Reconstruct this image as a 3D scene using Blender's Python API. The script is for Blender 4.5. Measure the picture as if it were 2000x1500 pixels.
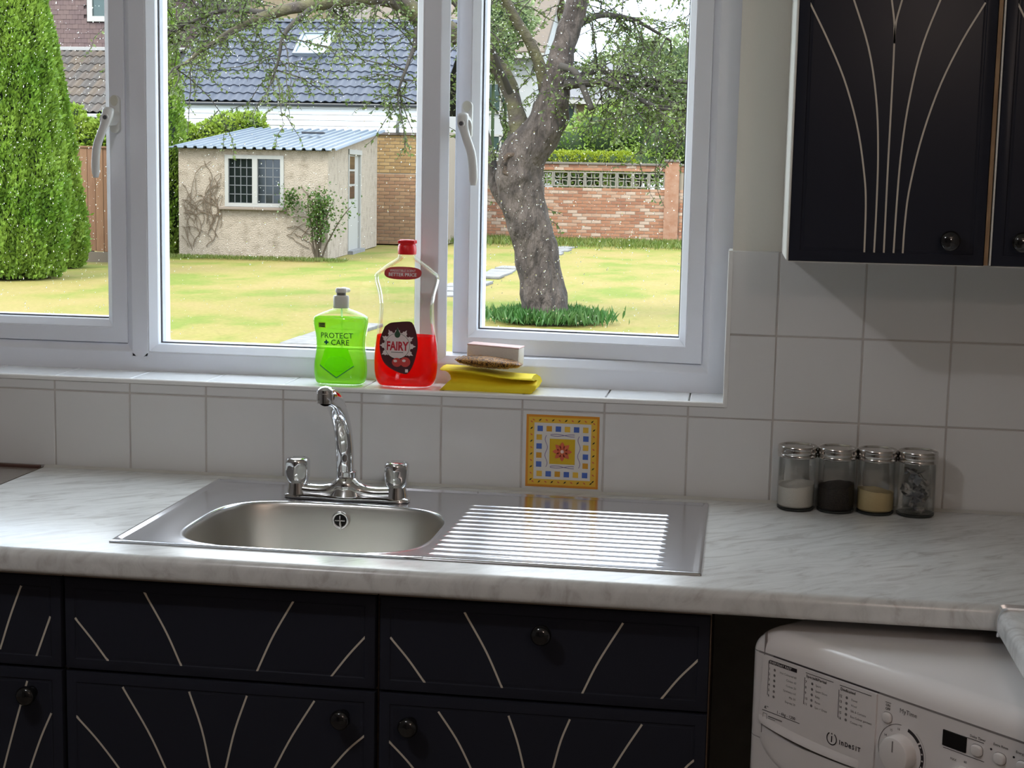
import bpy, bmesh, math, random
import numpy as np
from mathutils import Vector, Matrix
from mathutils import noise as mnoise

for o in list(bpy.data.objects):
    bpy.data.objects.remove(o)
SC = bpy.context.scene
COL = SC.collection
R = math.radians
random.seed(7)
RNG = np.random.default_rng(7)

# ------------------------------------------------------------------ camera
CAM = Vector((1.3016, -2.7797, 1.4874))
_yaw, _pit, _rol, FPX = -0.1453, -0.13424, 0.020246, 2996.1
FW = Vector((math.sin(_yaw)*math.cos(_pit), math.cos(_yaw)*math.cos(_pit), math.sin(_pit)))
_rt = Vector((math.cos(_yaw), -math.sin(_yaw), 0)); _up = _rt.cross(FW)
RT = _rt*math.cos(_rol) + _up*math.sin(_rol)
UP = -_rt*math.sin(_rol) + _up*math.cos(_rol)
cam = bpy.data.cameras.new('camera'); cam_o = bpy.data.objects.new('camera', cam); COL.objects.link(cam_o)
cam.sensor_width = 36.0; cam.lens = FPX/2000*36; cam.clip_start = 0.05; cam.clip_end = 400
M = Matrix.Identity(4)
for i in range(3):
    M[i][0] = RT[i]; M[i][1] = UP[i]; M[i][2] = -FW[i]; M[i][3] = CAM[i]
cam_o.matrix_world = M
SC.camera = cam_o

# ------------------------------------------------------------------ sky, sun, exposure
SC.view_settings.view_transform = 'Standard'; SC.view_settings.look = 'None'
SC.view_settings.exposure = 0.0; SC.view_settings.gamma = 1.0; SC.view_settings.use_curve_mapping = False
W = bpy.data.worlds.new('overcast'); SC.world = W; W.use_nodes = True
nt = W.node_tree; nt.nodes.clear()
wo = nt.nodes.new('ShaderNodeOutputWorld'); bg = nt.nodes.new('ShaderNodeBackground')
tc = nt.nodes.new('ShaderNodeTexCoord'); nz = nt.nodes.new('ShaderNodeTexNoise'); rp = nt.nodes.new('ShaderNodeValToRGB')
nz.inputs['Scale'].default_value = 2.2; nz.inputs['Detail'].default_value = 6
rp.color_ramp.elements[0].position = 0.36; rp.color_ramp.elements[0].color = (0.58, 0.76, 1.0, 1)
rp.color_ramp.elements[1].position = 0.58; rp.color_ramp.elements[1].color = (0.93, 0.97, 1.0, 1)
nt.links.new(tc.outputs['Generated'], nz.inputs['Vector']); nt.links.new(nz.outputs['Fac'], rp.inputs['Fac'])
nt.links.new(rp.outputs['Color'], bg.inputs['Color']); nt.links.new(bg.outputs[0], wo.inputs[0])
bg.inputs['Strength'].default_value = 6.0

def light(name, typ, loc, energy, color=(1, 1, 1), **kw):
    l = bpy.data.lights.new(name, typ); l.energy = energy; l.color = color
    o = bpy.data.objects.new(name, l); COL.objects.link(o); o.location = loc
    for k, v in kw.items(): setattr(l, k, v)
    return o
sun = light('sun', 'SUN', (0, -20, 40), 5.4, (1.0, 0.95, 0.86), angle=R(20))
sun.rotation_euler = (R(38), 0, R(-28))
# room lamps: the ceiling light over the kitchen floor and a weaker one farther back on the right
light('ceiling_light', 'POINT', (0.20, -1.72, 2.30), 14.0, (0.95, 0.95, 1.0), shadow_soft_size=0.022)
light('ceiling_light_rear', 'POINT', (1.90, -3.05, 2.05), 12.5, (1.0, 0.79, 0.68), shadow_soft_size=0.06)

# ------------------------------------------------------------------ helpers
def at(u, v, Y):
    d = FW + RT*((u-1000)/FPX) + UP*((750-v)/FPX)
    return CAM + d*((Y-CAM.y)/d.y)
def atz(u, v, Z):
    d = FW + RT*((u-1000)/FPX) + UP*((750-v)/FPX)
    return CAM + d*((Z-CAM.z)/d.z)

def tag(o, label=None, cat=None, group=None, kind=None):
    if label: o['label'] = label
    if cat: o['category'] = cat
    if group: o['group'] = group
    if kind: o['kind'] = kind
    return o
def empty(name, loc=(0, 0, 0), rz=0, parent=None):
    o = bpy.data.objects.new(name, None); COL.objects.link(o); o.location = loc; o.rotation_euler = (0, 0, rz)
    o.empty_display_size = 0.05
    if parent: o.parent = parent
    return o
def link(name, me, parent=None, loc=None, rot=None):
    o = bpy.data.objects.new(name, me); COL.objects.link(o)
    if parent: o.parent = parent
    if loc is not None: o.location = loc
    if rot is not None: o.rotation_euler = rot
    return o

class MB:
    def __init__(s): s.v = []; s.f = []; s.m = []
    def add(s, vs, fs, mi=0):
        n = len(s.v); s.v += [tuple(q) for q in vs]; s.f += [tuple(i+n for i in f) for f in fs]; s.m += [mi]*len(fs); return s
    def box(s, x0, x1, y0, y1, z0, z1, b=0.0, mi=0):
        if b <= 0:
            vs = [(x, y, z) for z in (z0, z1) for y in (y0, y1) for x in (x0, x1)]
            return s.add(vs, [(0, 2, 3, 1), (4, 5, 7, 6), (0, 1, 5, 4), (2, 6, 7, 3), (0, 4, 6, 2), (1, 3, 7, 5)], mi)
        bm = bmesh.new(); bmesh.ops.create_cube(bm, size=1.0)
        for q in bm.verts: q.co = Vector(((x0+x1)/2+q.co.x*(x1-x0), (y0+y1)/2+q.co.y*(y1-y0), (z0+z1)/2+q.co.z*(z1-z0)))
        bmesh.ops.bevel(bm, geom=list(bm.edges), offset=b, segments=2 if b > 0.002 else 1, affect='EDGES', profile=0.5)
        bm.verts.index_update()
        s.add([q.co for q in bm.verts], [[q.index for q in f.verts] for f in bm.faces], mi); bm.free(); return s
    def prism(s, poly, a0, a1, axis='y', mi=0):
        # poly in the other two axes, in order (x,z) for y, (x,y) for z, (y,z) for x
        def P(p, a):
            return (p[0], a, p[1]) if axis == 'y' else ((p[0], p[1], a) if axis == 'z' else (a, p[0], p[1]))
        n = len(poly); vs = [P(p, a0) for p in poly]+[P(p, a1) for p in poly]
        fs = [tuple(range(n)), tuple(range(2*n-1, n-1, -1))]+[(i, i+n, (i+1) % n+n, (i+1) % n) for i in range(n)]
        return s.add(vs, fs, mi)
    def loft(s, rings, cap=True, closed=True, mi=0):
        n = len(rings[0]); vs = [q for r in rings for q in r]; fs = []
        for k in range(len(rings)-1):
            for i in range(n if closed else n-1):
                j = (i+1) % n; fs.append((k*n+i, k*n+j, (k+1)*n+j, (k+1)*n+i))
        if cap: fs.append(tuple(range(n-1, -1, -1))); fs.append(tuple((len(rings)-1)*n+i for i in range(n)))
        return s.add(vs, fs, mi)
    def tube(s, pts, rad, seg=10, cap=True, flat=1.0, mi=0):
        pts = [Vector(p) for p in pts]; n = len(pts)
        if not hasattr(rad, '__len__'): rad = [rad]*n
        rings = []; prev = None
        for i, p in enumerate(pts):
            t = (pts[min(i+1, n-1)]-pts[max(i-1, 0)])
            if t.length < 1e-9: t = Vector((0, 0, 1))
            t.normalize()
            if prev is None:
                a = Vector((0, 1, 0)) if abs(t.y) < 0.9 else Vector((1, 0, 0))
                a = (a-t*a.dot(t)).normalized()
            else:
                a = (prev-t*prev.dot(t)); a = a.normalized() if a.length > 1e-6 else prev
            prev = a; b = t.cross(a)
            rings.append([p+a*(rad[i]*flat*math.cos(k*2*math.pi/seg))+b*(rad[i]*math.sin(k*2*math.pi/seg)) for k in range(seg)])
        return s.loft(rings, cap, True, mi)
    def lathe(s, prof, seg=32, c=(0, 0, 0), cap=False, mi=0):
        rings = [[(c[0]+r*math.cos(k*2*math.pi/seg), c[1]+r*math.sin(k*2*math.pi/seg), c[2]+z) for k in range(seg)] for r, z in prof]
        return s.loft(rings, cap, True, mi)
    def ring(s, x0, x1, z0, z1, prof, close=False, mi=0):
        # sweep a profile [(inset, y)...] around a rectangle with mitred corners
        rings = []
        for ins, y in prof:
            rings.append([(x0+ins, y, z0+ins), (x1-ins, y, z0+ins), (x1-ins, y, z1-ins), (x0+ins, y, z1-ins)])
        n = len(rings); vs = [q for r in rings for q in r]; fs = []
        for k in range(n if close else n-1):
            a = k*4; b = ((k+1) % n)*4
            for i in range(4): j = (i+1) % 4; fs.append((a+i, a+j, b+j, b+i))
        return s.add(vs, fs, mi)
    def grid(s, nu, nv, fn, mi=0, closed=False):
        vs = [fn(i/(nu-1), j/(nv-1)) for j in range(nv) for i in range(nu)]
        fs = [(j*nu+i, j*nu+i+1, (j+1)*nu+i+1, (j+1)*nu+i) for j in range(nv-1) for i in range(nu-1)]
        return s.add(vs, fs, mi)
    def mesh(s, name, mats, smooth=False, recalc=True):
        me = bpy.data.meshes.new(name); me.from_pydata(s.v, [], s.f)
        if not isinstance(mats, (list, tuple)): mats = [mats]
        for m in mats: me.materials.append(m)
        if any(s.m): me.polygons.foreach_set('material_index', s.m)
        if recalc:
            bm = bmesh.new(); bm.from_mesh(me); bmesh.ops.recalc_face_normals(bm, faces=bm.faces); bm.to_mesh(me); bm.free()
        if smooth is not False:
            me.polygons.foreach_set('use_smooth', [True]*len(me.polygons))
            if smooth is not True: 
                try: me.set_sharp_from_angle(angle=R(smooth))
                except Exception: pass
        me.update(); return me
    def build(s, name, mats, parent=None, smooth=False, loc=None, rot=None, recalc=True):
        return link(name, s.mesh(name, mats, smooth, recalc), parent, loc, rot)

def np_mesh(name, verts, faces, mat, smooth=False):
    """verts (N,3), faces (F,k) arrays with constant k"""
    me = bpy.data.meshes.new(name); F, k = faces.shape
    me.vertices.add(len(verts)); me.vertices.foreach_set('co', np.ascontiguousarray(verts, np.float32).ravel())
    me.loops.add(F*k); me.loops.foreach_set('vertex_index', np.ascontiguousarray(faces, np.int32).ravel())
    me.polygons.add(F); me.polygons.foreach_set('loop_start', np.arange(0, F*k, k, dtype=np.int32))
    me.polygons.foreach_set('loop_total', np.full(F, k, np.int32))
    if smooth: me.polygons.foreach_set('use_smooth', np.ones(F, bool))
    me.update(calc_edges=True); me.validate(); me.materials.append(mat); return me

def spline(pts, n=24):
    """Catmull-Rom through pts (any dimension)"""
    P = [np.array(p, float) for p in pts]
    if len(P) == 2: return [tuple(P[0]+(P[1]-P[0])*i/(n-1)) for i in range(n)]
    P = [2*P[0]-P[1]]+P+[2*P[-1]-P[-2]]; out = []; m = len(P)-3
    for i in range(n):
        t = i/(n-1)*m; k = min(int(t), m-1); t -= k
        a, b, c, d = P[k:k+4]
        out.append(tuple(0.5*((2*b)+(c-a)*t+(2*a-5*b+4*c-d)*t*t+(3*b-a-3*c+d)*t**3)))
    return out

# ------------------------------------------------------------------ materials
MATS = {}
ALB = 1.0      # scale on base colours
def new_mat(name):
    m = bpy.data.materials.new(name); m.use_nodes = True; m.node_tree.nodes.clear(); MATS[name] = m
    return m, m.node_tree.nodes, m.node_tree.links
def srgb(r, g, b):
    f = lambda c: (c/255/12.92 if c/255 <= 0.04045 else ((c/255+0.055)/1.055)**2.4)
    return (f(r), f(g), f(b))
def pm(name, col, rough=0.5, metal=0.0, col2=None, nscale=5.0, nmap=(0.35, 0.65), bump=0.0, bscale=60.0, bdist=0.002,
       stretch=(1, 1, 1), spec=0.5, coat=0.0, trans=0.0, ior=1.45, detail=4, coord='Object', sss=0, alpha=None, aniso=0):
    col = tuple(c*ALB for c in col); col2 = None if col2 is None else tuple(c*ALB for c in col2)
    m, N, L = new_mat(name)
    out = N.new('ShaderNodeOutputMaterial'); b = N.new('ShaderNodeBsdfPrincipled'); L.new(b.outputs[0], out.inputs[0])
    b.inputs['Base Color'].default_value = (*col, 1); b.inputs['Roughness'].default_value = rough; b.inputs['Metallic'].default_value = metal
    b.inputs['Specular IOR Level'].default_value = spec; b.inputs['Coat Weight'].default_value = coat
    b.inputs['Transmission Weight'].default_value = trans; b.inputs['IOR'].default_value = ior
    if aniso: b.inputs['Anisotropic'].default_value = aniso
    if col2 is not None or bump:
        t = N.new('ShaderNodeTexCoord'); mp = N.new('ShaderNodeMapping'); mp.inputs['Scale'].default_value = stretch
        L.new(t.outputs[coord], mp.inputs[0])
    if col2 is not None:
        n = N.new('ShaderNodeTexNoise'); n.inputs['Scale'].default_value = nscale; n.inputs['Detail'].default_value = detail
        r = N.new('ShaderNodeValToRGB'); r.color_ramp.elements[0].position = nmap[0]; r.color_ramp.elements[1].position = nmap[1]
        r.color_ramp.elements[0].color = (*col, 1); r.color_ramp.elements[1].color = (*col2, 1)
        L.new(mp.outputs[0], n.inputs['Vector']); L.new(n.outputs['Fac'], r.inputs[0]); L.new(r.outputs[0], b.inputs['Base Color'])
    if bump:
        n2 = N.new('ShaderNodeTexNoise'); n2.inputs['Scale'].default_value = bscale; n2.inputs['Detail'].default_value = 4
        bu = N.new('ShaderNodeBump'); bu.inputs['Strength'].default_value = bump; bu.inputs['Distance'].default_value = bdist
        L.new(mp.outputs[0], n2.inputs['Vector']); L.new(n2.outputs['Fac'], bu.inputs['Height']); L.new(bu.outputs[0], b.inputs['Normal'])
    return m
def leaf_mat(name, col, col2, nscale=3.0, tr=0.35, rough=0.5, coord='Object'):
    col = tuple(c*ALB for c in col); col2 = tuple(c*ALB for c in col2)
    m, N, L = new_mat(name)
    out = N.new('ShaderNodeOutputMaterial'); b = N.new('ShaderNodeBsdfPrincipled'); t = N.new('ShaderNodeBsdfTranslucent'); mx = N.new('ShaderNodeMixShader')
    tcn = N.new('ShaderNodeTexCoord'); n = N.new('ShaderNodeTexNoise'); n.inputs['Scale'].default_value = nscale; n.inputs['Detail'].default_value = 5
    r = N.new('ShaderNodeValToRGB'); r.color_ramp.elements[0].position = 0.35; r.color_ramp.elements[1].position = 0.65
    r.color_ramp.elements[0].color = (*col, 1); r.color_ramp.elements[1].color = (*col2, 1)
    L.new(tcn.outputs[coord], n.inputs['Vector']); L.new(n.outputs['Fac'], r.inputs[0])
    L.new(r.outputs[0], b.inputs['Base Color']); L.new(r.outputs[0], t.inputs['Color'])
    b.inputs['Roughness'].default_value = rough; b.inputs['Specular IOR Level'].default_value = 0.35
    mx.inputs[0].default_value = tr; L.new(b.outputs[0], mx.inputs[1]); L.new(t.outputs[0], mx.inputs[2]); L.new(mx.outputs[0], out.inputs[0])
    return m
def clear_mat(name, tint=(0.97, 0.98, 0.97), gloss=0.05, edge=0.5, rough=0.02):
    """thin clear sheet: transparent with a view-angle dependent reflection (Fresnel)"""
    m, N, L = new_mat(name)
    out = N.new('ShaderNodeOutputMaterial'); tr = N.new('ShaderNodeBsdfTransparent'); g = N.new('ShaderNodeBsdfGlossy'); mx = N.new('ShaderNodeMixShader')
    fr = N.new('ShaderNodeFresnel'); fr.inputs['IOR'].default_value = 1.45
    tr.inputs[0].default_value = (*tint, 1); g.inputs['Roughness'].default_value = rough; g.inputs['Color'].default_value = (1, 1, 1, 1)
    mu = N.new('ShaderNodeMath'); mu.operation = 'MULTIPLY'; mu.inputs[1].default_value = edge
    L.new(fr.outputs[0], mu.inputs[0]); L.new(mu.outputs[0], mx.inputs[0])
    L.new(tr.outputs[0], mx.inputs[1]); L.new(g.outputs[0], mx.inputs[2]); L.new(mx.outputs[0], out.inputs[0])
    return m
def liquid_mat(name, col, trcol, f=0.55):
    m, N, L = new_mat(name)
    out = N.new('ShaderNodeOutputMaterial'); tr = N.new('ShaderNodeBsdfTransparent'); tl = N.new('ShaderNodeBsdfTranslucent'); di = N.new('ShaderNodeBsdfDiffuse')
    g = N.new('ShaderNodeBsdfGlossy'); m1 = N.new('ShaderNodeMixShader'); m2 = N.new('ShaderNodeMixShader'); m3 = N.new('ShaderNodeMixShader')
    tr.inputs[0].default_value = (*trcol, 1); tl.inputs[0].default_value = (*col, 1); di.inputs[0].default_value = (*col, 1)
    g.inputs['Roughness'].default_value = 0.05
    m1.inputs[0].default_value = 0.3; L.new(tl.outputs[0], m1.inputs[1]); L.new(di.outputs[0], m1.inputs[2])
    m2.inputs[0].default_value = f; L.new(tr.outputs[0], m2.inputs[1]); L.new(m1.outputs[0], m2.inputs[2])
    m3.inputs[0].default_value = 0.04; L.new(m2.outputs[0], m3.inputs[1]); L.new(g.outputs[0], m3.inputs[2]); L.new(m3.outputs[0], out.inputs[0])
    return m

def text_mesh(s, size, mat, align='LEFT', bold=0.0, sx=1.0):
    cu = bpy.data.curves.new('txt', 'FONT'); cu.body = s; cu.size = size; cu.align_x = align; cu.offset = bold; cu.resolution_u = 2
    o = bpy.data.objects.new('txt', cu); COL.objects.link(o)
    dg = bpy.context.evaluated_depsgraph_get(); me = bpy.data.meshes.new_from_object(o.evaluated_get(dg))
    bpy.data.objects.remove(o); bpy.data.curves.remove(cu)
    me.materials.clear(); me.materials.append(mat); me.name = 'lettering'
    if sx != 1.0:
        for q in me.vertices: q.co.x *= sx
    return me
# ------------------------------------------------------------------ interior materials
TILE = pm('white_ceramic', (0.74, 0.74, 0.73), 0.12, bump=0.15, bscale=9, bdist=0.002, spec=0.5)
SILLT = pm('sill_ceramic', (0.86, 0.88, 0.90), 0.10)
GROUT = pm('grey_grout', (0.46, 0.43, 0.41), 0.9, col2=(0.56, 0.53, 0.50), nscale=14)
PLASTER = pm('cream_plaster', (0.74, 0.72, 0.65), 0.7, bump=0.1, bscale=120)
WHITEW = pm('white_paint', (0.80, 0.79, 0.76), 0.6)
UPVC = pm('white_upvc', (0.80, 0.82, 0.88), 0.28)
GASKET = pm('grey_gasket', (0.10, 0.10, 0.11), 0.6)
HANDLE = pm('handle_white_metal', (0.72, 0.72, 0.70), 0.30)
BEADW = pm('white_bead_trim', (0.85, 0.85, 0.83), 0.3)
GLASS = clear_mat('window_glass', (0.97, 0.985, 0.98), edge=0.6)
DROP = pm('water_drop', (1, 1, 1), 0.0, trans=1.0, ior=1.33)
BLACKM = pm('black_opening', (0.012, 0.012, 0.012), 0.8)
FLOORM = pm('floor_vinyl', (0.22, 0.19, 0.16), 0.35, col2=(0.30, 0.26, 0.21), nscale=6)

P_ = 0.1525; Z0 = 1.0608      # tile pitch, height of the first full grout line
OX0, OX1, OZ0, OZ1 = -0.405, 1.289, 1.082, 2.16   # window opening

# ------------------------------------------------------------------ room shell
RX0, RX1, RY0, RZ1 = -2.0, 2.36, -4.3, 2.42
w = MB()
w.box(RX0-0.1, OX0, 0.008, 0.26, -0.05, RZ1+0.1); w.box(OX1, RX1+0.1, 0.008, 0.26, -0.05, RZ1+0.1)
w.box(OX0, OX1, 0.008, 0.26, -0.05, OZ0); w.box(OX0, OX1, 0.008, 0.26, OZ1, RZ1+0.1)
wall_back = tag(w.build('wall_back', PLASTER), 'cream plastered kitchen wall holding the window', kind='structure')
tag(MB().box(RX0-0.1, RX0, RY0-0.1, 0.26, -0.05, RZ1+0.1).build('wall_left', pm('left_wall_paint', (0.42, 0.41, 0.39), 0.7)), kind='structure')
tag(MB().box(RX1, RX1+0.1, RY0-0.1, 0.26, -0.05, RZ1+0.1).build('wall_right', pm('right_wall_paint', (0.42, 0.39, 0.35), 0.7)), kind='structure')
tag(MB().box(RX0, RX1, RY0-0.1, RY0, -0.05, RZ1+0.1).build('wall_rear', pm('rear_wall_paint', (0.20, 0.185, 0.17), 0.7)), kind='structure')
tag(MB().box(RX0, RX1, RY0, 0.008, -0.05, 0.0).build('floor', FLOORM), kind='structure')
tag(MB().box(RX0, RX1, RY0, 0.008, RZ1, RZ1+0.1).build('ceiling', WHITEW), kind='structure')
door = tag(empty('door_1', (-0.3, RY0, 0)), 'unseen dark brown door added in the rear wall for reflections', kind='structure')
DOORM = pm('dark_door', (0.035, 0.022, 0.015), 0.35)  # door added out of view so the chrome has something dark to reflect
MB().box(-0.42, 0.42, 0.001, 0.04, 0.0, 2.02, 0.003).build('door_leaf', DOORM, door)
for z0_, z1_ in ((0.15, 0.92), (1.05, 1.88)): MB().box(-0.30, 0.30, 0.04, 0.050, z0_, z1_, 0.006).build('door_panel', DOORM, door)

# ------------------------------------------------------------------ wall tiles (each one a part of the back wall)
g = MB(); g.box(-0.62, 2.3, 0.0018, 0.0082, 0.905, 1.0806); g.box(1.2835, 2.3, 0.0018, 0.0082, 1.0806, 1.364)
g.build('grout', GROUT, wall_back)
G = 0.0015
def tile_mesh(w_, h_): return MB().box(0, w_, 0, 0.0075, 0, h_, 0.0012).mesh('wall_tile', TILE)
full = tile_mesh(P_-2*G, P_-2*G); low = tile_mesh(P_-2*G, Z0-G-0.9115); strip = tile_mesh(P_-2*G, 0.0806-0.0608-G-0.001)
def put_tile(me, x, z): return link('wall_tile', me, wall_back, (x, random.uniform(0, 0.0005), z))
DECO_X = 6*P_
for k in range(-4, 15):
    t = put_tile(low, k*P_+G, 0.9115)
    if k == 6: deco = t
    if k < 8: put_tile(strip, k*P_+G, Z0+G)
    if k >= 9:
        put_tile(full, k*P_+G, Z0+G); put_tile(full, k*P_+G, Z0+P_+G)
xa, xb = 8*P_+G, 9*P_-G
MB().prism([(xa, Z0+G), (xb, Z0+G), (xb, Z0+P_-G), (1.2845, Z0+P_-G), (1.2845, 1.0795), (xa, 1.0795)], 0, 0.0075).build('wall_tile', TILE, wall_back)
MB().box(1.2845, xb, 0, 0.0075, Z0+P_+G, Z0+2*P_-G, 0.0012).build('wall_tile', TILE, wall_back)

# printed tile: flat print on the sixth tile of the lowest row
PR = {n: pm('print_'+n, c, 0.2) for n, c in dict(orange=(0.72, 0.29, 0.03), yellow=(0.80, 0.50, 0.06), blue=(0.08, 0.16, 0.52), white=(0.74, 0.72, 0.68),
      gold=(0.66, 0.44, 0.02), red=(0.66, 0.14, 0.07), dark=(0.03, 0.04, 0.02), mauve=(0.24, 0.20, 0.36), amber=(0.66, 0.33, 0.03), pink=(0.85, 0.60, 0.55)).items()}
PK = list(PR); d = MB()
S0 = 0.0070; S1 = P_-2*G-0.0070; cxp = (P_-2*G)/2; czp = (Z0-G-0.9115)/2; HW = (S1-S0)/2
def lay(poly, n, lv): d.add([(cxp+x*HW, -0.0002*lv-0.0003, czp+z*HW) for x, z in poly], [tuple(range(len(poly)))], PK.index(n))
def sq(cx, cz, h, n, lv): lay([(cx-h, cz-h), (cx+h, cz-h), (cx+h, cz+h), (cx-h, cz+h)], n, lv)
sq(0, 0, 1.0, 'orange', 1); sq(0, 0, 0.935, 'yellow', 2); sq(0, 0, 0.78, 'white', 3)
cols6 = ['blue', 'amber', 'blue', 'yellow', 'blue', 'yellow']
for i in range(6):
    x = -0.62+i*0.25
    sq(x, 0.62, 0.075, cols6[i], 4); sq(x, -0.63, 0.075, ['yellow', 'blue', 'amber', 'blue', 'yellow', 'blue'][i], 4)
    if 0 < i < 5:
        sq(-0.64, -0.62+i*0.25, 0.075, ['yellow', 'blue', 'amber', 'blue', 'yellow', 'blue'][i], 4)
        sq(0.64, -0.62+i*0.25, 0.075, ['blue', 'amber', 'blue', 'yellow', 'blue', 'amber'][i], 4)
sq(0, 0, 0.35, 'gold', 4)
for i in range(8):
    a = i*math.pi/4; ca, sa = math.cos(a), math.sin(a)
    lay([(ca*r-sa*q, sa*r+ca*q) for r, q in ((0.03, 0), (0.12, -0.07), (0.2, -0.055), (0.27, 0), (0.2, 0.055), (0.12, 0.07))], 'red', 5)
lay([(0.05*math.cos(i*math.pi/4), 0.05*math.sin(i*math.pi/4)) for i in range(8)], 'pink', 6)
for s in (-1, 1):
    for amp in (0.03, -0.03):
        pts = [(-0.33+0.66*i/12, s*0.44+amp*math.sin(i/12*math.pi*1.5+0.4)) for i in range(13)]
        for i in range(12): lay([pts[i], pts[i+1], (pts[i+1][0], pts[i+1][1]+0.018), (pts[i][0], pts[i][1]+0.018)], 'mauve', 4)
    pts = [(s*0.45+0.035*math.sin(i/14*math.pi*4), -0.44+0.88*i/14) for i in range(15)]
    for i in range(14): lay([pts[i], pts[i+1], (pts[i+1][0]+0.018, pts[i+1][1]), (pts[i][0]+0.018, pts[i][1])], 'mauve', 4)
for i in range(10):
    q = -0.80+i*0.178
    for (cx, cz, dk) in ((q, 0.855, i % 2), (q, -0.855, i % 2), (-0.855, q, 1-i % 2), (0.855, q, 1-i % 2)):
        t_ = 0.75 if dk else -0.6; ca, sa = math.cos(t_), math.sin(t_); L_ = 0.055 if dk else 0.045
        lay([(cx+ca*r-sa*q2, cz+sa*r+ca*q2) for r, q2 in ((-L_, 0), (0, -0.02), (L_, 0), (0, 0.02))], 'dark' if dk else 'red', 3)
tag(d.build('floral_print', list(PR.values()), deco, recalc=False), 'yellow blue and orange printed flower pattern')

# ------------------------------------------------------------------ window sill of tiles, bead trims
sill = tag(MB().box(OX0, OX1, 0.006, 0.20, 1.0700, 1.0835).build('trim_1', GROUT), 'bed of the white tiled window sill', kind='structure')
sm = MB().box(0, P_-2*G, 0.0035, 0.1215, 1.0800, 1.0888, 0.001).mesh('sill_tile', SILLT)
for k in range(-2, 8): link('sill_tile', sm, sill, (k*P_+G, 0, random.uniform(-0.0003, 0.0003)))
MB().box(8*P_+G, OX1-0.001, 0.0035, 0.1215, 1.0800, 1.0888, 0.001).build('sill_tile', SILLT, sill)
MB().box(OX0+0.001, -2*P_-G, 0.0035, 0.1215, 1.0800, 1.0888, 0.001).build('sill_tile', SILLT, sill)
b = MB(); b.prism([(-0.0016, 1.0806), (0.0045, 1.0806), (0.0045, 1.0892), (0.0015, 1.0892), (-0.0008, 1.0878), (-0.0016, 1.0860)], OX0, 1.2845, axis='x')
tag(b.build('trim_2', BEADW), 'white plastic bead along the sill front edge', kind='structure')
b = MB(); b.prism([(1.2815, 0.004), (1.2815, 0.0), (1.2825, -0.0016), (1.2845, -0.0018), (1.2900, -0.0010), (1.2900, 0.010), (1.2890, 0.12), (1.2825, 0.12)], 1.0810, 1.3640, axis='z')
tag(b.build('trim_3', BEADW), 'white plastic bead up the right edge of the window reveal', kind='structure')

# ------------------------------------------------------------------ window
win = tag(empty('window_1', (0.45, 0.15, 1.0888)), 'white plastic three-light kitchen window', kind='structure')
def wp(mb, name, mat, parent=None, smooth=False):
    o = mb.build(name, mat, None, smooth); o.parent = parent or win
    o.matrix_parent_inverse = Matrix.Identity(4)
    base = Vector((0.45, 0.15, 1.0888)); o.location = -base if parent is None else (0, 0, 0)
    return o
FX0, FX1, FZ0, FZ1 = OX0+0.0005, 1.2888, 1.0882, OZ1-0.002
FY = 0.120
fr = MB().ring(FX0, FX1, FZ0, FZ1, [(0, 0.185), (0, FY), (0.0375, FY), (0.0395, FY+0.001), (0.052, FY+0.013), (0.054, FY+0.018), (0.054, 0.185)], close=True)
wp(fr, 'outer_frame', UPVC)
def mullion(xa, xb):
    m = MB(); z0, z1 = FZ0+0.03, FZ1-0.03
    m.prism([(xa, FY), (xb, FY), (xb+0.0015, FY+0.001), (xb+0.015, FY+0.013), (xb+0.015, FY+0.018), (xb+0.003, FY+0.020), (xb+0.003, 0.185), (xa-0.003, 0.185), (xa-0.003, FY+0.020), (xa-0.015, FY+0.018), (xa-0.015, FY+0.013), (xa-0.0015, FY+0.001)], z0, z1, axis='z')
    # pointed mitre joints on the rails
    xm = (xa+xb)/2
    for za, zb in ((FZ0+0.0385, FZ0+0.021), (FZ1-0.0385, FZ1-0.021)):
        m.prism([(xa-0.0015, za), (xb+0.0015, za), (xm, zb)], FY-0.0006, FY+0.002)
    wp(m, 'mullion', UPVC)
M1 = (0.111, 0.142); M2 = (0.698, 0.729)
mullion(*M1); mullion(*M2)
def bead(x0, x1, z0, z1, y0, yg, parent=None):
    """sloped glazing bead and dark gasket line, down to the glass"""
    b = MB().ring(x0, x1, z0, z1, [(0, y0), (0.002, y0-0.0005), (0.015, y0+0.013), (0.0165, y0+0.0165), (0.0165, yg), (0, yg)], close=True)
    o = wp(b, 'glazing_bead', UPVC, parent)
    g1 = MB().ring(x0, x1, z0, z1, [(0.0160, yg-0.003), (0.0190, yg-0.0025), (0.0190, yg+0.001), (0.0160, yg+0.001)], close=True)
    wp(g1, 'gasket', GASKET, parent)
    b2 = MB().ring(x0, x1, z0, z1, [(0.008, yg+0.022), (0.0175, yg+0.022), (0.0175, yg+0.045), (0.008, yg+0.045)], close=True)
    wp(b2, 'outer_bead', UPVC, parent)
YG = 0.150
def pane(x0, x1, z0, z1, y, parent=None):
    m = MB().add([(x0, y, z0), (x1, y, z0), (x1, y, z1), (x0, y, z1)], [(0, 1, 2, 3)])
    return wp(m, 'glass_pane', GLASS, parent)
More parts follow.
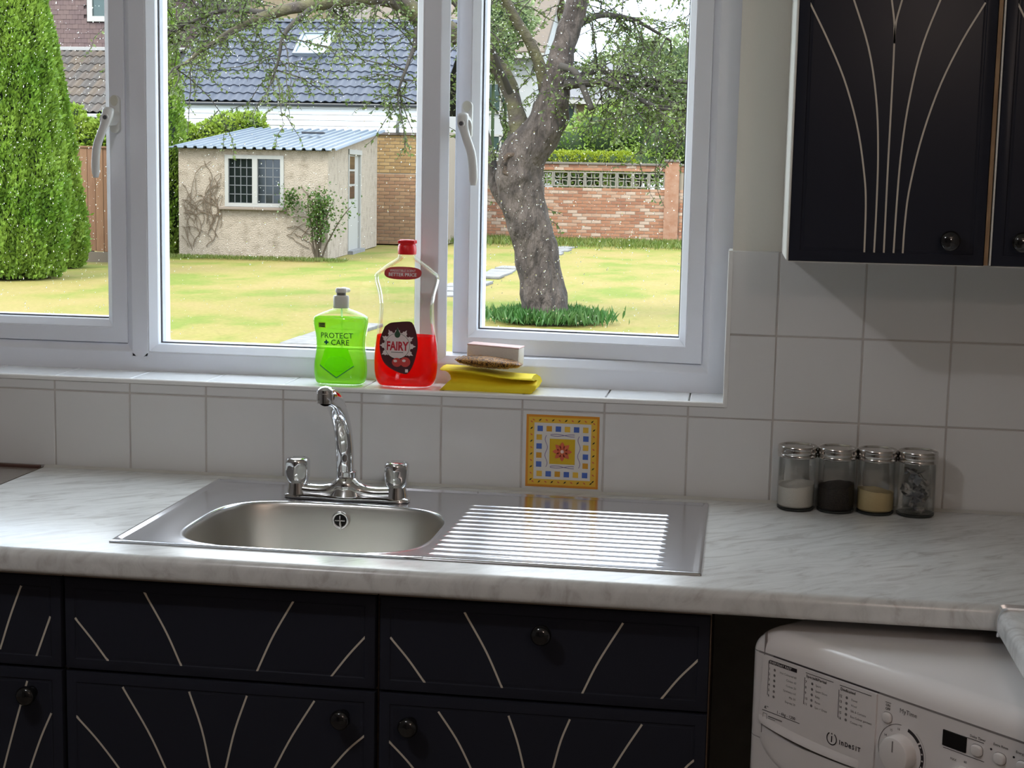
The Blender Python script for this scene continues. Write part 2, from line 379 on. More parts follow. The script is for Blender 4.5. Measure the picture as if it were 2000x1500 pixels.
# fixed middle light
cx0, cx1, cz0, cz1 = M1[1]+0.0015, M2[0]-0.0015, FZ0+0.0385, FZ1-0.0385
bead(cx0, cx1, cz0, cz1, FY+0.001, YG); pane(cx0+0.01, cx1-0.01, cz0+0.01, cz1-0.01, YG)
def drops(x0, x1, z0, z1, y, n, parent, seed, lowdense=True):
    rg = np.random.default_rng(seed); vs = []; fs = []; k = 0
    seg = 6
    for i in range(n):
        x = rg.uniform(x0, x1); z = z0+(z1-z0)*rg.uniform(0, 1)
        r = 0.0004+0.0009*rg.random()**2.4; st = 1.0+(rg.random()**3)*1.6
        ring = [(x+r*math.cos(a*2*math.pi/seg), y, z+r*st*math.sin(a*2*math.pi/seg)) for a in range(seg)]
        mid = [(x+0.62*r*math.cos(a*2*math.pi/seg), y+r*0.5, z+0.62*r*st*math.sin(a*2*math.pi/seg)) for a in range(seg)]
        vs += ring+mid+[(x, y+r*0.68, z)]
        for a in range(seg):
            b_ = (a+1) % seg
            fs += [(k+a, k+b_, k+seg+b_, k+seg+a), (k+seg+a, k+seg+b_, k+2*seg)]
        k += 2*seg+1
    m = MB(); m.add(vs, fs)
    o = wp(m, 'raindrops', DROP, parent, True); tag(o, 'small raindrops clinging to the outside of the glass', kind='stuff')
drops(cx0+0.02, cx1-0.02, cz0+0.02, cz0+0.72, YG+0.0245, 850, None, 3)
# sashes
SP = [(0, 0.070), (0, 0.0), (0.0015, -0.0012), (0.0295, -0.0012), (0.0305, 0.0), (0.0305, 0.070)]
def sash(x0, x1, z0, z1, y, pivot_x, ang, handle_x, name, seed, lever):
    e = empty('sash', (0, 0, 0), 0, win)
    base = Vector((0.45, 0.15, 1.0888)); e.location = Vector((pivot_x, y, 0))-base; e.location.z = -base.z; e.rotation_euler = (0, 0, ang)
    X0, X1 = x0-pivot_x, x1-pivot_x
    f = MB().ring(X0, X1, z0, z1, [(i, yy) for i, yy in SP], close=True); wp(f, 'sash_frame', UPVC, e)
    bead(X0+0.0295, X1-0.0295, z0+0.0295, z1-0.0295, 0.0, 0.026, e)
    pane(X0+0.04, X1-0.04, z0+0.04, z1-0.04, 0.026, e)
    drops(X0+0.05, X1-0.05, z0+0.05, z0+0.72, 0.0505, 1150, e, seed)
    # espagnolette handle: back plate, boss, curved lever, lock button, cap
    hx = handle_x-pivot_x; hz = 1.5935
    h = MB(); pl = []
    for a in range(24):
        t = a*2*math.pi/24; cz_ = 0.026 if math.sin(t) >= 0 else -0.026
        pl.append((hx+0.0105*math.cos(t), hz+cz_+0.0105*math.sin(t)))
    h.prism(pl, -0.0095, -0.001); ho = wp(h, 'handle_plate', HANDLE, e, 40)
    bs = MB(); bs.loft([[(hx+lever*0.001*k*3+(0.0105-0.0005*k)*math.cos(a*2*math.pi/20), -0.009-0.010*k, hz-0.006-0.002*k+(0.016-0.001*k)*math.sin(a*2*math.pi/20)) for a in range(20)] for k in range(4)])
    wp(bs, 'handle_boss', HANDLE, e, 40)
    # the lever springs from the boss and cranks to one side
    L_ = lever
    pts = spline([(hx+0.010*0, -0.036, hz+0.010), (hx+L_*0.002, -0.042, hz-0.010), (hx+L_*0.010, -0.046, hz-0.035), (hx+L_*0.020, -0.047, hz-0.062), (hx+L_*0.024, -0.046, hz-0.092), (hx+L_*0.0245, -0.045, hz-0.124)], 18)
    rad = [0.0105, 0.0115, 0.0115, 0.011, 0.0100, 0.0090, 0.0085, 0.0085, 0.0085, 0.0085, 0.0085, 0.0085, 0.0085, 0.0085, 0.0085, 0.0085, 0.008, 0.005]
    lv = MB().tube(pts, rad, 14, flat=0.75); wp(lv, 'handle_lever', HANDLE, e, True)
    lk = MB().lathe([(0.0042, 0), (0.0042, 0.003), (0.003, 0.0035), (0.0, 0.0035)], 14)
    lk.v = [(hx+L_*0.001+x, -0.0505-z, hz-0.008+y) for x, y, z in lk.v]; wp(lk, 'lock_button', GASKET, e)
    rg = MB().lathe([(0.0042, 0), (0.0066, 0), (0.0066, 0.003), (0.0042, 0.003)], 18)
    rg.v = [(hx+L_*0.001+x, -0.0500-z, hz-0.008+y) for x, y, z in rg.v]; wp(rg, 'lock_rim', HANDLE, e)
    cp = MB(); cp.prism([(hx+0.0075*math.cos(a*2*math.pi/20), hz+0.026+(0.008 if math.sin(a*2*math.pi/20) >= 0 else -0.006)*0+0.0105*math.sin(a*2*math.pi/20)) for a in range(20)], -0.0108, -0.009)
    wp(cp, 'screw_cap', pm('cap_ivory_'+name, (0.62, 0.61, 0.52), 0.35), e)
    return e
sash(FX0+0.0505, 0.0975, FZ0+0.0545, FZ1-0.0545, FY+0.008, FX0+0.0505, 0.0, 0.0800, 'left', 11, -1)
sash(0.7475, 1.2375, FZ0+0.0545, FZ1-0.0545, FY+0.008, 1.2375, R(-5.2), 0.7720, 'right', 12, +1)
# ------------------------------------------------------------------ worktops
def marble(name, rot):
    m, N, L = new_mat(name)
    out = N.new('ShaderNodeOutputMaterial'); b = N.new('ShaderNodeBsdfPrincipled'); L.new(b.outputs[0], out.inputs[0])
    t = N.new('ShaderNodeTexCoord'); mp = N.new('ShaderNodeMapping'); mp.inputs['Scale'].default_value = (4.5, 17.0, 8.0); mp.inputs['Rotation'].default_value = (0, 0, rot)
    mr = N.new('ShaderNodeMapping'); mr.inputs['Rotation'].default_value = (0, 0, rot); mp.inputs['Rotation'].default_value = (0, 0, 0)
    L.new(t.outputs['Object'], mr.inputs[0]); L.new(mr.outputs[0], mp.inputs[0])
    n = N.new('ShaderNodeTexNoise'); n.inputs['Scale'].default_value = 2.2; n.inputs['Detail'].default_value = 9; n.inputs['Roughness'].default_value = 0.62; n.inputs['Distortion'].default_value = 1.3
    r = N.new('ShaderNodeValToRGB'); e = r.color_ramp.elements
    e[0].position = 0.33; e[0].color = (0.55, 0.54, 0.53, 1); e[1].position = 0.47; e[1].color = (0.69, 0.70, 0.69, 1)
    x = e.new(0.60); x.color = (0.76, 0.77, 0.76, 1)
    L.new(mp.outputs[0], n.inputs['Vector']); L.new(n.outputs['Fac'], r.inputs[0]); L.new(r.outputs[0], b.inputs['Base Color'])
    b.inputs['Roughness'].default_value = 0.24
    n2 = N.new('ShaderNodeTexNoise'); n2.inputs['Scale'].default_value = 260; bu = N.new('ShaderNodeBump'); bu.inputs['Strength'].default_value = 0.08; bu.inputs['Distance'].default_value = 0.001
    L.new(t.outputs['Object'], n2.inputs['Vector']); L.new(n2.outputs['Fac'], bu.inputs['Height']); L.new(bu.outputs[0], b.inputs['Normal'])
    return m
MARBLE = marble('marble_laminate', R(-38))
CHROME = pm('chrome', (0.80, 0.81, 0.83), 0.05, 1.0)
STEEL = pm('brushed_steel', (0.72, 0.73, 0.78), 0.18, 1.0, bump=0.05, bscale=180, bdist=0.0006, stretch=(1, 6, 1))
BOWLS = pm('satin_steel', (0.62, 0.60, 0.56), 0.36, 1.0, bump=0.05, bscale=120, bdist=0.0006, stretch=(6, 6, 1))
DARKW = pm('dark_edge', (0.05, 0.03, 0.02), 0.5)
WT, WB, WF = 0.910, 0.872, -0.630
def arc(cy, cz, r, a0, a1, n=5): return [(cy+r*math.cos(R(a0+(a1-a0)*i/(n-1))), cz+r*math.sin(R(a0+(a1-a0)*i/(n-1)))) for i in range(n)]
FRONT = arc(WF+0.014, WT-0.014, 0.014, 90, 180)+arc(WF+0.008, WB+0.008, 0.008, 180, 270)
wt = MB()
wt.prism([(-0.001, WB), (-0.001, WT)]+FRONT, -0.020, 0.415, axis='x')
wt.prism([(-0.001, WB), (-0.001, WT)]+FRONT, 0.850, RX1, axis='x')
wt.prism([(-0.556, WB), (-0.556, WT)]+FRONT, 0.415, 0.850, axis='x')
wt.prism([(-0.001, WB), (-0.001, WT), (-0.19, WT), (-0.19, WB)], 0.415, 0.850, axis='x')
worktop = tag(wt.build('worktop', MARBLE, smooth=35), 'long pale grey marble-patterned worktop under the window', 'worktop')
e_ = MB(); e_.prism([(-0.001, WT+0.0002), (-0.006, WT+0.005), (-0.012, WT+0.0002)], -0.02, RX1, axis='x'); e_.build('sealant_bead', pm('sealant', (0.55, 0.54, 0.50), 0.4), worktop)
MB().box(-0.0225, -0.0202, -0.628, -0.002, WB, WT+0.0006).build('end_strip', DARKW, worktop)
rw = empty('worktop', (1.674, -1.9, WB)); tag(rw, 'short worktop return at right with a metal joint strip', 'worktop')
o = MB().prism([(RX1-1.674, 0), (RX1-1.674, WT-WB)]+[(x-WF, z-WB) for x, z in [(a, b) for a, b in FRONT]], 0, 1.9-0.6455, axis='y')
# profile above is given in (x, z) with the rounded front facing -x
o.build('slab', marble('marble_laminate_return', R(52)), rw, smooth=35)
js = MB(); js.prism([(0.0, WT-WB-0.006), (0.004, WT-WB+0.0022), (0.012, WT-WB+0.0042), (RX1-1.674, WT-WB+0.0042), (RX1-1.674, WT-WB+0.0005), (0.012, WT-WB+0.0005), (0.004, WT-WB-0.004), (0.003, 0.0), (-0.0015, 0.0), (-0.0015, WT-WB-0.012)], 1.9-0.6455-0.006, 1.9-0.634, axis='y')
js.build('joint_strip', CHROME, rw, smooth=30)
# cooker top seen at the far left end
hob = empty('hob', (-0.32, -0.31, 0.0)); tag(hob, 'flat brown-grey glossy hob top at the far left of the worktop', 'hob')
MB().box(-0.294, 0.2935, -0.30, 0.290, 0.02, 0.889).build('body', pm('hob_body', (0.35, 0.33, 0.31), 0.4), hob)
MB().box(-0.294, 0.2940, -0.31, 0.2915, 0.890, 0.909, 0.003).build('glass_top', pm('hob_glass', (0.24, 0.21, 0.19), 0.08), hob)
MB().box(-0.294, 0.2935, 0.2925, 0.304, 0.889, 0.914, 0.002).build('rear_trim', pm('hob_trim', (0.10, 0.05, 0.04), 0.3), hob)

# ------------------------------------------------------------------ sink
SX0, SX1, SYF, SYB = 0.3467, 1.2646, -0.5591, -0.0537
sink = tag(empty('sink', ((SX0+SX1)/2, (SYF+SYB)/2, WT)), 'stainless steel sink with bowl on the left and ribbed drainer', 'sink')
def sk(mb, name, mat, smooth=True, parent=None):
    o = mb.build(name, mat, parent or sink, smooth)
    if parent is None: o.location = -Vector(sink.location)
    return o
BX, BY = (0.428+0.832)/2, (-0.546-0.205)/2; BA, BBh = (0.832-0.428)/2, (0.546-0.205)/2
XM = 0.846
def rect_pt(t, x0, x1, y0, y1):
    c, s_ = math.cos(t), math.sin(t); cx, cy = BX, BY
    k = 1e9
    if c > 1e-9: k = min(k, (x1-cx)/c)
    if c < -1e-9: k = min(k, (x0-cx)/c)
    if s_ > 1e-9: k = min(k, (y1-cy)/s_)
    if s_ < -1e-9: k = min(k, (y0-cy)/s_)
    return (cx+k*c, cy+k*s_)
def bowl_pt(t, sc=1.0, n=3.6, off=0.0):
    c, s_ = math.cos(t), math.sin(t)
    a, b_ = BA*sc-off, BBh*sc-off
    k = (abs(c/a)**n+abs(s_/b_)**n)**(-1/n); return (BX+k*c, BY+k*s_)
corners = [math.atan2(y-BY, x-BX) for x in (SX0, XM) for y in (SYF, SYB)]
TH = sorted(set([i*2*math.pi/144-math.pi for i in range(144)]+corners))
T0 = WT+0.0006
RIM = [(0, 0.0), (0.0009, 0.0022), (0.0028, 0.0036), (0.006, 0.0036), (0.011, 0.0010), (0.014, 0.0008), (9, 0.0008)]
def rimz(ed):
    for (a_, za), (b_, zb) in zip(RIM, RIM[1:]):
        if a_ <= ed <= b_: return T0+za+(zb-za)*(ed-a_)/(b_-a_)
    return T0+0.0008
rings = []
for ins, z in ((0, T0), (0.0, T0+0.0022), (0.0025, T0+0.0036), (0.006, T0+0.0036), (0.011, T0+0.0010), (0.014, T0+0.0008)):
    rr = []
    for t in TH:
        x, y = rect_pt(t, SX0+ins, XM, SYF+ins, SYB-ins)
        rr.append((x, y, rimz(min(y-SYF, SYB-y)) if x > XM-1e-5 else z))
    rings.append(rr)
for w_ in (0.25, 0.5, 0.75, 0.92):
    rr = []
    for t in TH:
        a_ = rect_pt(t, SX0+0.014, XM, SYF+0.014, SYB-0.014); c_ = bowl_pt(t, 1, 3.6, -0.006)
        rr.append((a_[0]+(c_[0]-a_[0])*w_, a_[1]+(c_[1]-a_[1])*w_, T0+0.0008))
    rings.append(rr)
for off, dz in ((-0.006, 0.0010), (-0.003, 0.0014), (-0.0005, 0.0006), (0.0015, -0.0025), (0.003, -0.008), (0.006, -0.03), (0.010, -0.07), (0.016, -0.11), (0.024, -0.132), (0.040, -0.145), (0.07, -0.150), (0.11, -0.1515), (0.14, -0.1525)):
    rings.append([(*bowl_pt(t, 1, 3.6, off), T0+dz) for t in TH])
m = MB().loft(rings, cap=False)
nplate = 13*len(TH)
m.m = [0 if i < nplate else 1 for i in range(len(m.f))]
last = rings[-1]; m.add(last, [tuple(range(len(last)))], 1)
sk(m, 'bowl_and_deck', [STEEL, BOWLS], 50)
# drainer: ribs run left to right
NR = 13; RY0_, RY1_ = -0.533, -0.150
def drain(u, v):
    x = XM+(SX1-XM)*u; y = SYF+(SYB-SYF)*v
    z = T0+0.0008
    ed = min(SX1-x, y-SYF, SYB-y)
    if ed < 0.014: z = rimz(ed)
    elif RY0_ < y < RY1_:
        ph = (y-RY0_)/(RY1_-RY0_)*NR; s_ = math.sin(math.pi*(ph % 1.0))
        fx = min(1.0, max(0.0, (x-XM+0.001)/0.012))*min(1.0, max(0.0, (1.206-x)/0.010))
        ph = abs(ph % 1.0-0.5)/0.20; z += 0.0019*(0.5+0.5*math.cos(math.pi*min(1.0, ph)))*fx
    return (x, y, z)
nx = 90; ys = set([0, 0.0009, 0.0028, 0.006, 0.011, 0.014]+[SYB-SYF-q for q in (0, 0.0009, 0.0028, 0.006, 0.011, 0.014)])
for k in range(NR*20+1): ys.add(RY0_-SYF+(RY1_-RY0_)*k/(NR*20))
ys = sorted(ys); xs = sorted(set([0, 0.003, 0.006, 0.009, 0.012]+[i*(SX1-XM)/30 for i in range(31)]+[SX1-XM-q for q in (0, 0.0009, 0.0028, 0.006, 0.011, 0.014)]+[1.206-XM-q for q in (0, 0.003, 0.006, 0.010)]))
vs = [drain(x/(SX1-XM), y/(SYB-SYF)) for y in ys for x in xs]; n_ = len(xs)
fs = [(j*n_+i, j*n_+i+1, (j+1)*n_+i+1, (j+1)*n_+i) for j in range(len(ys)-1) for i in range(n_-1)]
sk(MB().add(vs, fs), 'drainer', STEEL, 60)
# overflow in the rear wall of the bowl
ov = MB(); ox, oz = 0.6265, T0-0.027
oy = bowl_pt(math.atan2(0.3, ox-BX), 1, 3.6, 0.006)[1]-0.004
o_ = MB().lathe([(0.0105, 0), (0.0150, 0), (0.0162, 0.0015), (0.0150, 0.004), (0.0125, 0.0045), (0.0105, 0.003), (0.0105, -0.003)], 28)
o_.v = [(ox+x, oy-z+0.003, oz+y) for x, y, z in o_.v]; ovo = sk(o_, 'overflow', CHROME)
h_ = MB().lathe([(0.0, 0), (0.0108, 0)], 20); h_.v = [(ox+x, oy+0.0012, oz+y) for x, y, z in h_.v]; sk(h_, 'overflow_opening', BLACKM)
c_ = MB(); c_.tube([(ox-0.009, oy-0.002, oz), (ox+0.009, oy-0.002, oz)], 0.0012, 6); c_.tube([(ox, oy-0.002, oz-0.009), (ox, oy-0.002, oz+0.009)], 0.0012, 6)
sk(c_, 'overflow_cross', CHROME)
lk = MB(); lk.tube(spline([(ox, oy-0.004, oz+0.002), (ox+0.003, oy-0.007, oz-0.006), (ox+0.002, oy-0.006, oz-0.014), (ox+0.001, oy-0.005, oz-0.018)], 10), 0.0011, 6); sk(lk, 'plug_chain', CHROME)
dr = MB().lathe([(0.0, 0.001), (0.030, 0.001), (0.034, 0.003), (0.042, 0.002), (0.044, 0)], 32, (BX, BY, T0-0.1525)); sk(dr, 'waste', CHROME)

# ------------------------------------------------------------------ mixer tap
TX, TY, TZ = 0.6250, -0.163, T0+0.0016
tap = tag(empty('mixer_tap', (TX, TY, TZ)), 'chrome bridge mixer tap with curved spout and two knobs', 'tap')
def tp(mb, name, mat=CHROME, smooth=True, parent=None): return mb.build(name, mat, parent or tap, smooth)
HD = 0.0905
b = MB()
# base: pinched plate with rounded ends
pl = []
for a in range(40):
    t = a*2*math.pi/40; x = math.cos(t); y = math.sin(t)
    X = (abs(x)**0.5)*math.copysign(1, x)*(HD+0.024); wv = 0.0235-0.005*math.sin(min(1, abs(X)/HD)*math.pi)
    pl.append((X, (abs(y)**0.6)*math.copysign(1, y)*wv))
b.loft([[(x*s_, y*s_, z) for x, y in pl] for s_, z in ((1.0, 0.0), (1.01, 0.0025), (1.0, 0.005), (0.955, 0.0075))])
tp(b, 'base_plate', smooth=50)
br = MB(); br.tube(spline([(-HD, 0, 0.014), (-0.05, 0, 0.012), (-0.022, 0, 0.016), (0, 0, 0.024), (0.022, 0, 0.016), (0.05, 0, 0.012), (HD, 0, 0.014)], 29), [0.0125+0.010*math.exp(-((i-14)/4.0)**2) for i in range(29)], 16, flat=1.15)
tp(br, 'bridge')
for sx in (-1, 1):
    c_ = MB().lathe([(0.0200, 0.004), (0.0190, 0.010), (0.0175, 0.018), (0.0160, 0.026), (0.0150, 0.034)], 24, (sx*HD, 0, 0), cap=True); tp(c_, 'valve_body', smooth=50)
    hk = MB(); rr = []
    for z, r_, am in ((0.026, 0.0160, 0), (0.030, 0.0190, 0.02), (0.037, 0.0215, 0.10), (0.046, 0.0228, 0.13), (0.056, 0.0230, 0.09), (0.063, 0.0226, 0.03), (0.067, 0.0215, 0.0), (0.0695, 0.0195, 0), (0.0695, 0.0165, 0), (0.0682, 0.0160, 0)):
        rr.append([(sx*HD+r_*(1-am*abs(math.cos(k*2*math.pi/48*3.0)))*math.cos(k*2*math.pi/48), r_*(1-am*abs(math.cos(k*2*math.pi/48*3.0)))*math.sin(k*2*math.pi/48), z) for k in range(48)])
    hk.loft(rr); ho = tp(hk, 'knob', smooth=45)
    cp = MB().lathe([(0.0158, 0.0683), (0.0130, 0.0698), (0.0, 0.0702)], 24, (sx*HD, 0, 0)); tp(cp, 'knob_cap', smooth=True, parent=ho)
col = MB().lathe([(0.030, 0.008), (0.026, 0.016), (0.0215, 0.026), (0.0190, 0.036), (0.0183, 0.041), (0.0172, 0.0415), (0.0172, 0.043), (0.0181, 0.0435), (0.0181, 0.050), (0.0165, 0.0510)], 28, cap=True)
tp(col, 'spout_collar', smooth=45)
def rel(u, v, Y): return Vector(at(u, v, Y))-Vector((TX, TY, TZ))
SPP = [rel(674, 938, TY), rel(674, 905, TY), rel(672.5, 868, TY-0.001), rel(668, 832, TY-0.012), rel(660, 802, TY-0.038), rel(652, 783, TY-0.075), rel(643, 776, TY-0.108), rel(636, 775, TY-0.124)]
sp = MB().tube(spline(SPP, 40), [0.0162]*40, 24, cap=False); tp(sp, 'spout')
e0 = SPP[-1]
nz_ = MB().lathe([(0.0140, 0.012), (0.0150, 0.006), (0.0152, -0.004), (0.0148, -0.0105), (0.0125, -0.0110), (0.0120, -0.0085), (0.0, -0.0085)], 28)
nz_.v = [(e0[0]+x, e0[1]+y, e0[2]+z) for x, y, z in nz_.v]
tp(nz_, 'nozzle', smooth=45)
hd = MB().lathe([(0.0, 0.0165), (0.008, 0.0150), (0.0130, 0.0105), (0.0152, 0.004)], 24); hd.v = [(e0[0]+x, e0[1]+y, e0[2]+z+0.002) for x, y, z in hd.v]; tp(hd, 'spout_end')
# ------------------------------------------------------------------ base cabinets
GLOSSB = pm('black_gloss_door', (0.0230, 0.0250, 0.0350), 0.26, bump=0.03, bscale=40, spec=0.12)
CARC = pm('brown_carcass', (0.16, 0.11, 0.075), 0.6, col2=(0.22, 0.15, 0.10), nscale=18, stretch=(1, 8, 8))
CREAM = pm('cream_inlay', (0.62, 0.57, 0.48), 0.4)
RAILM = pm('beige_rail', (0.42, 0.33, 0.27), 0.6)
KNOBM = pm('black_knob', (0.008, 0.008, 0.009), 0.07, coat=0.5)
CARCW = pm('white_carcass', (0.72, 0.71, 0.66), 0.45)
WOODE = pm('brown_wood_edge', (0.24, 0.14, 0.07), 0.5, col2=(0.36, 0.23, 0.12), nscale=30, stretch=(8, 8, 1))
CF = -0.590
def front_panel(x0, x1, z0, z1, yf, t=0.018):
    m = MB()
    prof = [(0.0, yf+t), (0.0, yf+0.004), (0.0012, yf+0.0012), (0.004, yf), (0.0165, yf), (0.0180, yf+0.0016), (0.0200, yf+0.0016), (0.0225, yf+0.0005)]
    m.ring(x0, x1, z0, z1, prof); i = prof[-1][0]
    m.add([(x0+i, yf+0.0005, z0+i), (x1-i, yf+0.0005, z0+i), (x1-i, yf+0.0005, z1-i), (x0+i, yf+0.0005, z1-i)], [(0, 1, 2, 3)])
    m.add([(x0, yf+t, z0), (x1, yf+t, z0), (x1, yf+t, z1), (x0, yf+t, z1)], [(0, 3, 2, 1)])
    return m
def knob_mesh(sc=1.0):
    k = MB().lathe([(0.0, 0.0), (0.0095, 0.0), (0.0085, 0.004), (0.0065, 0.009), (0.0075, 0.012), (0.0125, 0.015), (0.0155, 0.020), (0.0155, 0.025), (0.012, 0.0295), (0.006, 0.0315), (0.0, 0.032)], 24)
    k.v = [(x*sc, -z*sc, y*sc) for x, y, z in k.v]; return k.mesh('knob', KNOBM, True)
KNOB = knob_mesh()
def inlay(pts, yf, parent, off, wdt=0.0030, label=None):
    """cream line let into a door: pts are (x, z) on its face"""
    P2 = spline(pts, 26 if len(pts) > 2 else 6); n = len(P2); A_ = []; B_ = []
    for i in range(n):
        a = P2[max(i-1, 0)]; c = P2[min(i+1, n-1)]; tx, tz = c[0]-a[0], c[1]-a[1]; l = math.hypot(tx, tz) or 1; nx_, nz2 = -tz/l, tx/l
        A_.append((P2[i][0]+nx_*wdt/2, P2[i][1]+nz2*wdt/2)); B_.append((P2[i][0]-nx_*wdt/2, P2[i][1]-nz2*wdt/2))
    m = MB(); y1 = yf-0.0003
    vs = [(x, y1, z) for x, z in A_]+[(x, y1, z) for x, z in B_]+[(x, yf+0.0012, z) for x, z in A_]+[(x, yf+0.0012, z) for x, z in B_]
    fs = []
    for i in range(n-1): fs += [(i, i+1, n+i+1, n+i), (2*n+i, 2*n+i+1, i+1, i), (n+i, n+i+1, 3*n+i+1, 3*n+i)]
    m.add(vs, fs); o = m.build('inlay_line', CREAM, parent); o.location = off; return o
def px(pts, Y): return [(at(u, v, Y).x, at(u, v, Y).z) for u, v in pts]
def base_cabinet(x0, x1, label, drawer_strokes, door_strokes, dknob, doorknob):
    root = empty('base_cabinet', ((x0+x1)/2, -0.30, 0)); tag(root, label, 'cabinet', 'black base cabinets under the worktop')
    off = Vector((-(x0+x1)/2, 0.30, 0))
    c = MB()
    for xs in (x0, x1-0.016): c.box(xs, xs+0.016, -0.570, -0.012, 0.10, 0.748); c.box(xs, xs+0.016, -0.570, -0.5605, 0.748, 0.870)
    c.box(x0+0.016, x1-0.016, -0.030, -0.012, 0.10, 0.70); c.box(x0+0.016, x1-0.016, -0.570, -0.03, 0.10, 0.116)
    o = c.build('carcass', CARC, root); o.location = off
    o = MB().box(x0, x1, -0.586, -0.5705, 0.8595, 0.8715).build('top_rail', RAILM, root); o.location = off
    o = MB().box(x0, x1, -0.53, -0.515, 0.0, 0.10).build('plinth', GLOSSB, root); o.location = off
    g_ = 0.0016
    dw = front_panel(x0+g_, x1-g_, 0.7125, 0.8590, CF).build('drawer_front', GLOSSB, root, 35); dw.location = off
    dr_ = front_panel(x0+g_, x1-g_, 0.115, 0.7085, CF).build('door', GLOSSB, root, 35); dr_.location = off
    for s in drawer_strokes: inlay(px(s, CF), CF+0.0005, dw, (0, 0, 0))
    xc = (x0+x1)/2; ns = len(door_strokes)
    for i, s in enumerate(door_strokes):
        p = px(s, CF); s_ = p[-1][0]-p[-2][0]; e = xc+(i-(ns-1)/2)*0.017
        q_ = px([s[-2]], CF)[0]; tx_ = (p[-1][0]-q_[0])/max(1e-4, q_[1]-p[-1][1]); xe = p[-1][0]+tx_*0.045; ze = p[-1][1]-0.05
        p += [(xe, ze), (xe+(e-xe)*0.68, ze-0.11), (e, ze-0.24), (e, 0.145)]
        inlay(p, CF+0.0005, dr_, (0, 0, 0))
    for kn, par in ((dknob, dw), (doorknob, dr_)):
        if kn:
            q = at(*kn, CF-0.018); link('knob', KNOB, par, (q.x, CF+0.0006, q.z))
    return root
base_cabinet(-0.021, 0.281, 'narrow black base cabinet at the left edge of the picture',
    [[(41, 1144), (20, 1203), (0, 1268), (-22, 1350-60)][:3], [(98, 1204), (84, 1244), (68, 1290)]],
    [[(-110, 1385), (-85, 1430), (-70, 1490)], [(-58, 1322), (-40, 1400), (-28, 1490)], [(53, 1330), (27, 1424), (8, 1498)], [(100, 1393), (80, 1440), (60, 1498)]], None, (52, 1358))
base_cabinet(0.2835, 0.7825, 'black base cabinet below the sink bowl, drawer front without knob',
    [[(146, 1207), (182, 1252), (215, 1297)], [(281, 1156), (324, 1234), (356, 1306)], [(573, 1174), (533, 1243), (500, 1315)], [(716, 1241), (680, 1280), (644, 1325)]],
    [[(146, 1396), (190, 1445), (232, 1500)], [(239, 1342), (290, 1430), (323, 1500)], [(369, 1351), (394, 1425), (410, 1500)], [(482, 1359), (458, 1428), (441, 1500)], [(614, 1369), (570, 1438), (537, 1500)], [(712, 1437), (680, 1464), (648, 1500)]], None, (665, 1405))
base_cabinet(0.785, 1.2825, 'black base cabinet below the drainer with a round knob on its drawer',
    [[(762, 1245), (798, 1289), (833, 1339)], [(907, 1196), (950, 1274), (983, 1350)], [(1217, 1217), (1168, 1294), (1134, 1361)], [(1365, 1288), (1325, 1326), (1287, 1371)]],
    [[(758, 1447), (785, 1475), (808, 1502)], [(856, 1390), (892, 1445), (920, 1502)], [(993, 1398), (1010, 1448), (1023, 1502)], [(1113, 1405), (1095, 1448), (1080, 1502)], [(1254, 1415), (1222, 1462), (1197, 1502)], [(1356, 1485), (1346, 1493), (1337, 1502)]], (1057, 1240), (797, 1420))

# ------------------------------------------------------------------ wall cabinets
WFY = -0.312; WZ0, WZ1 = 1.3645, 2.085
def wall_cabinet(x0, x1, label, strokes, kn, lefts):
    root = empty('wall_cabinet', ((x0+x1)/2, -0.15, WZ0)); tag(root, label, 'cabinet', 'black wall cabinets right of the window')
    off = Vector((-(x0+x1)/2, 0.15, -WZ0))
    c = MB(); c.box(x0, x0+0.016, -0.292, 0.0075, WZ0+0.001, WZ1); c.box(x1-0.016, x1, -0.292, 0.0075, WZ0+0.001, WZ1)
    c.box(x0+0.016, x1-0.016, -0.292, 0.0075, WZ0+0.001, WZ0+0.017); c.box(x0+0.016, x1-0.016, -0.292, 0.0075, WZ1-0.016, WZ1); c.box(x0+0.016, x1-0.016, 0.0015, 0.0075, WZ0+0.017, WZ1-0.016)
    o = c.build('carcass', CARCW, root); o.location = off
    for xs in ((x0+0.0006, x0+0.0032), (x1-0.0065, x1-0.0005)):
        e = MB().box(xs[0], xs[1], WFY+0.0025, WFY+0.018, WZ0+0.001, WZ1, 0); o = e.build('door_edging', WOODE if xs[0] > x0+0.01 else CARCW, root); o.location = off
    dr_ = front_panel(x0+0.0035, x1-0.0068, WZ0, WZ1, WFY).build('door', GLOSSB, root, 35); dr_.location = off
    e = MB().box(x0+0.0035, x1-0.0068, WFY+0.003, WFY+0.018, WZ0-0.0012, WZ0).build('bottom_edging', CARCW, root); e.location = off
    for s in strokes: inlay(s, WFY+0.0005, dr_, (0, 0, 0), 0.0027)
    if kn: q = at(*kn, WFY-0.015); link('knob', KNOB, dr_, (q.x, WFY+0.0006, q.z))
WS = [[(1582, 5), (1617, 78), (1650, 158), (1675, 250), (1688, 340), (1691, 400), (1688, 497)],
      [(1668, 0), (1698, 100), (1712, 200), (1715, 300), (1712, 400), (1707, 497)],
      [(1742, 0), (1747, 50), (1746, 100), (1741, 200), (1734, 330), (1726, 497)],
      [(1762, 0), (1750, 45), (1746.5, 85)],
      [(1837, 0), (1800, 95), (1775, 200), (1760, 300), (1752, 390), (1745, 497)],
      [(1925, 5), (1878, 82), (1835, 170), (1800, 270), (1776, 370), (1767, 440), (1763, 498)]]
def ext(p, dz):
    (xa, za), (xb, zb) = p[0], p[1]; k = dz/(za-zb); return [(xa+(xa-xb)*k*1.15, za+dz)]+p
W1 = (1.3745, 1.6835)
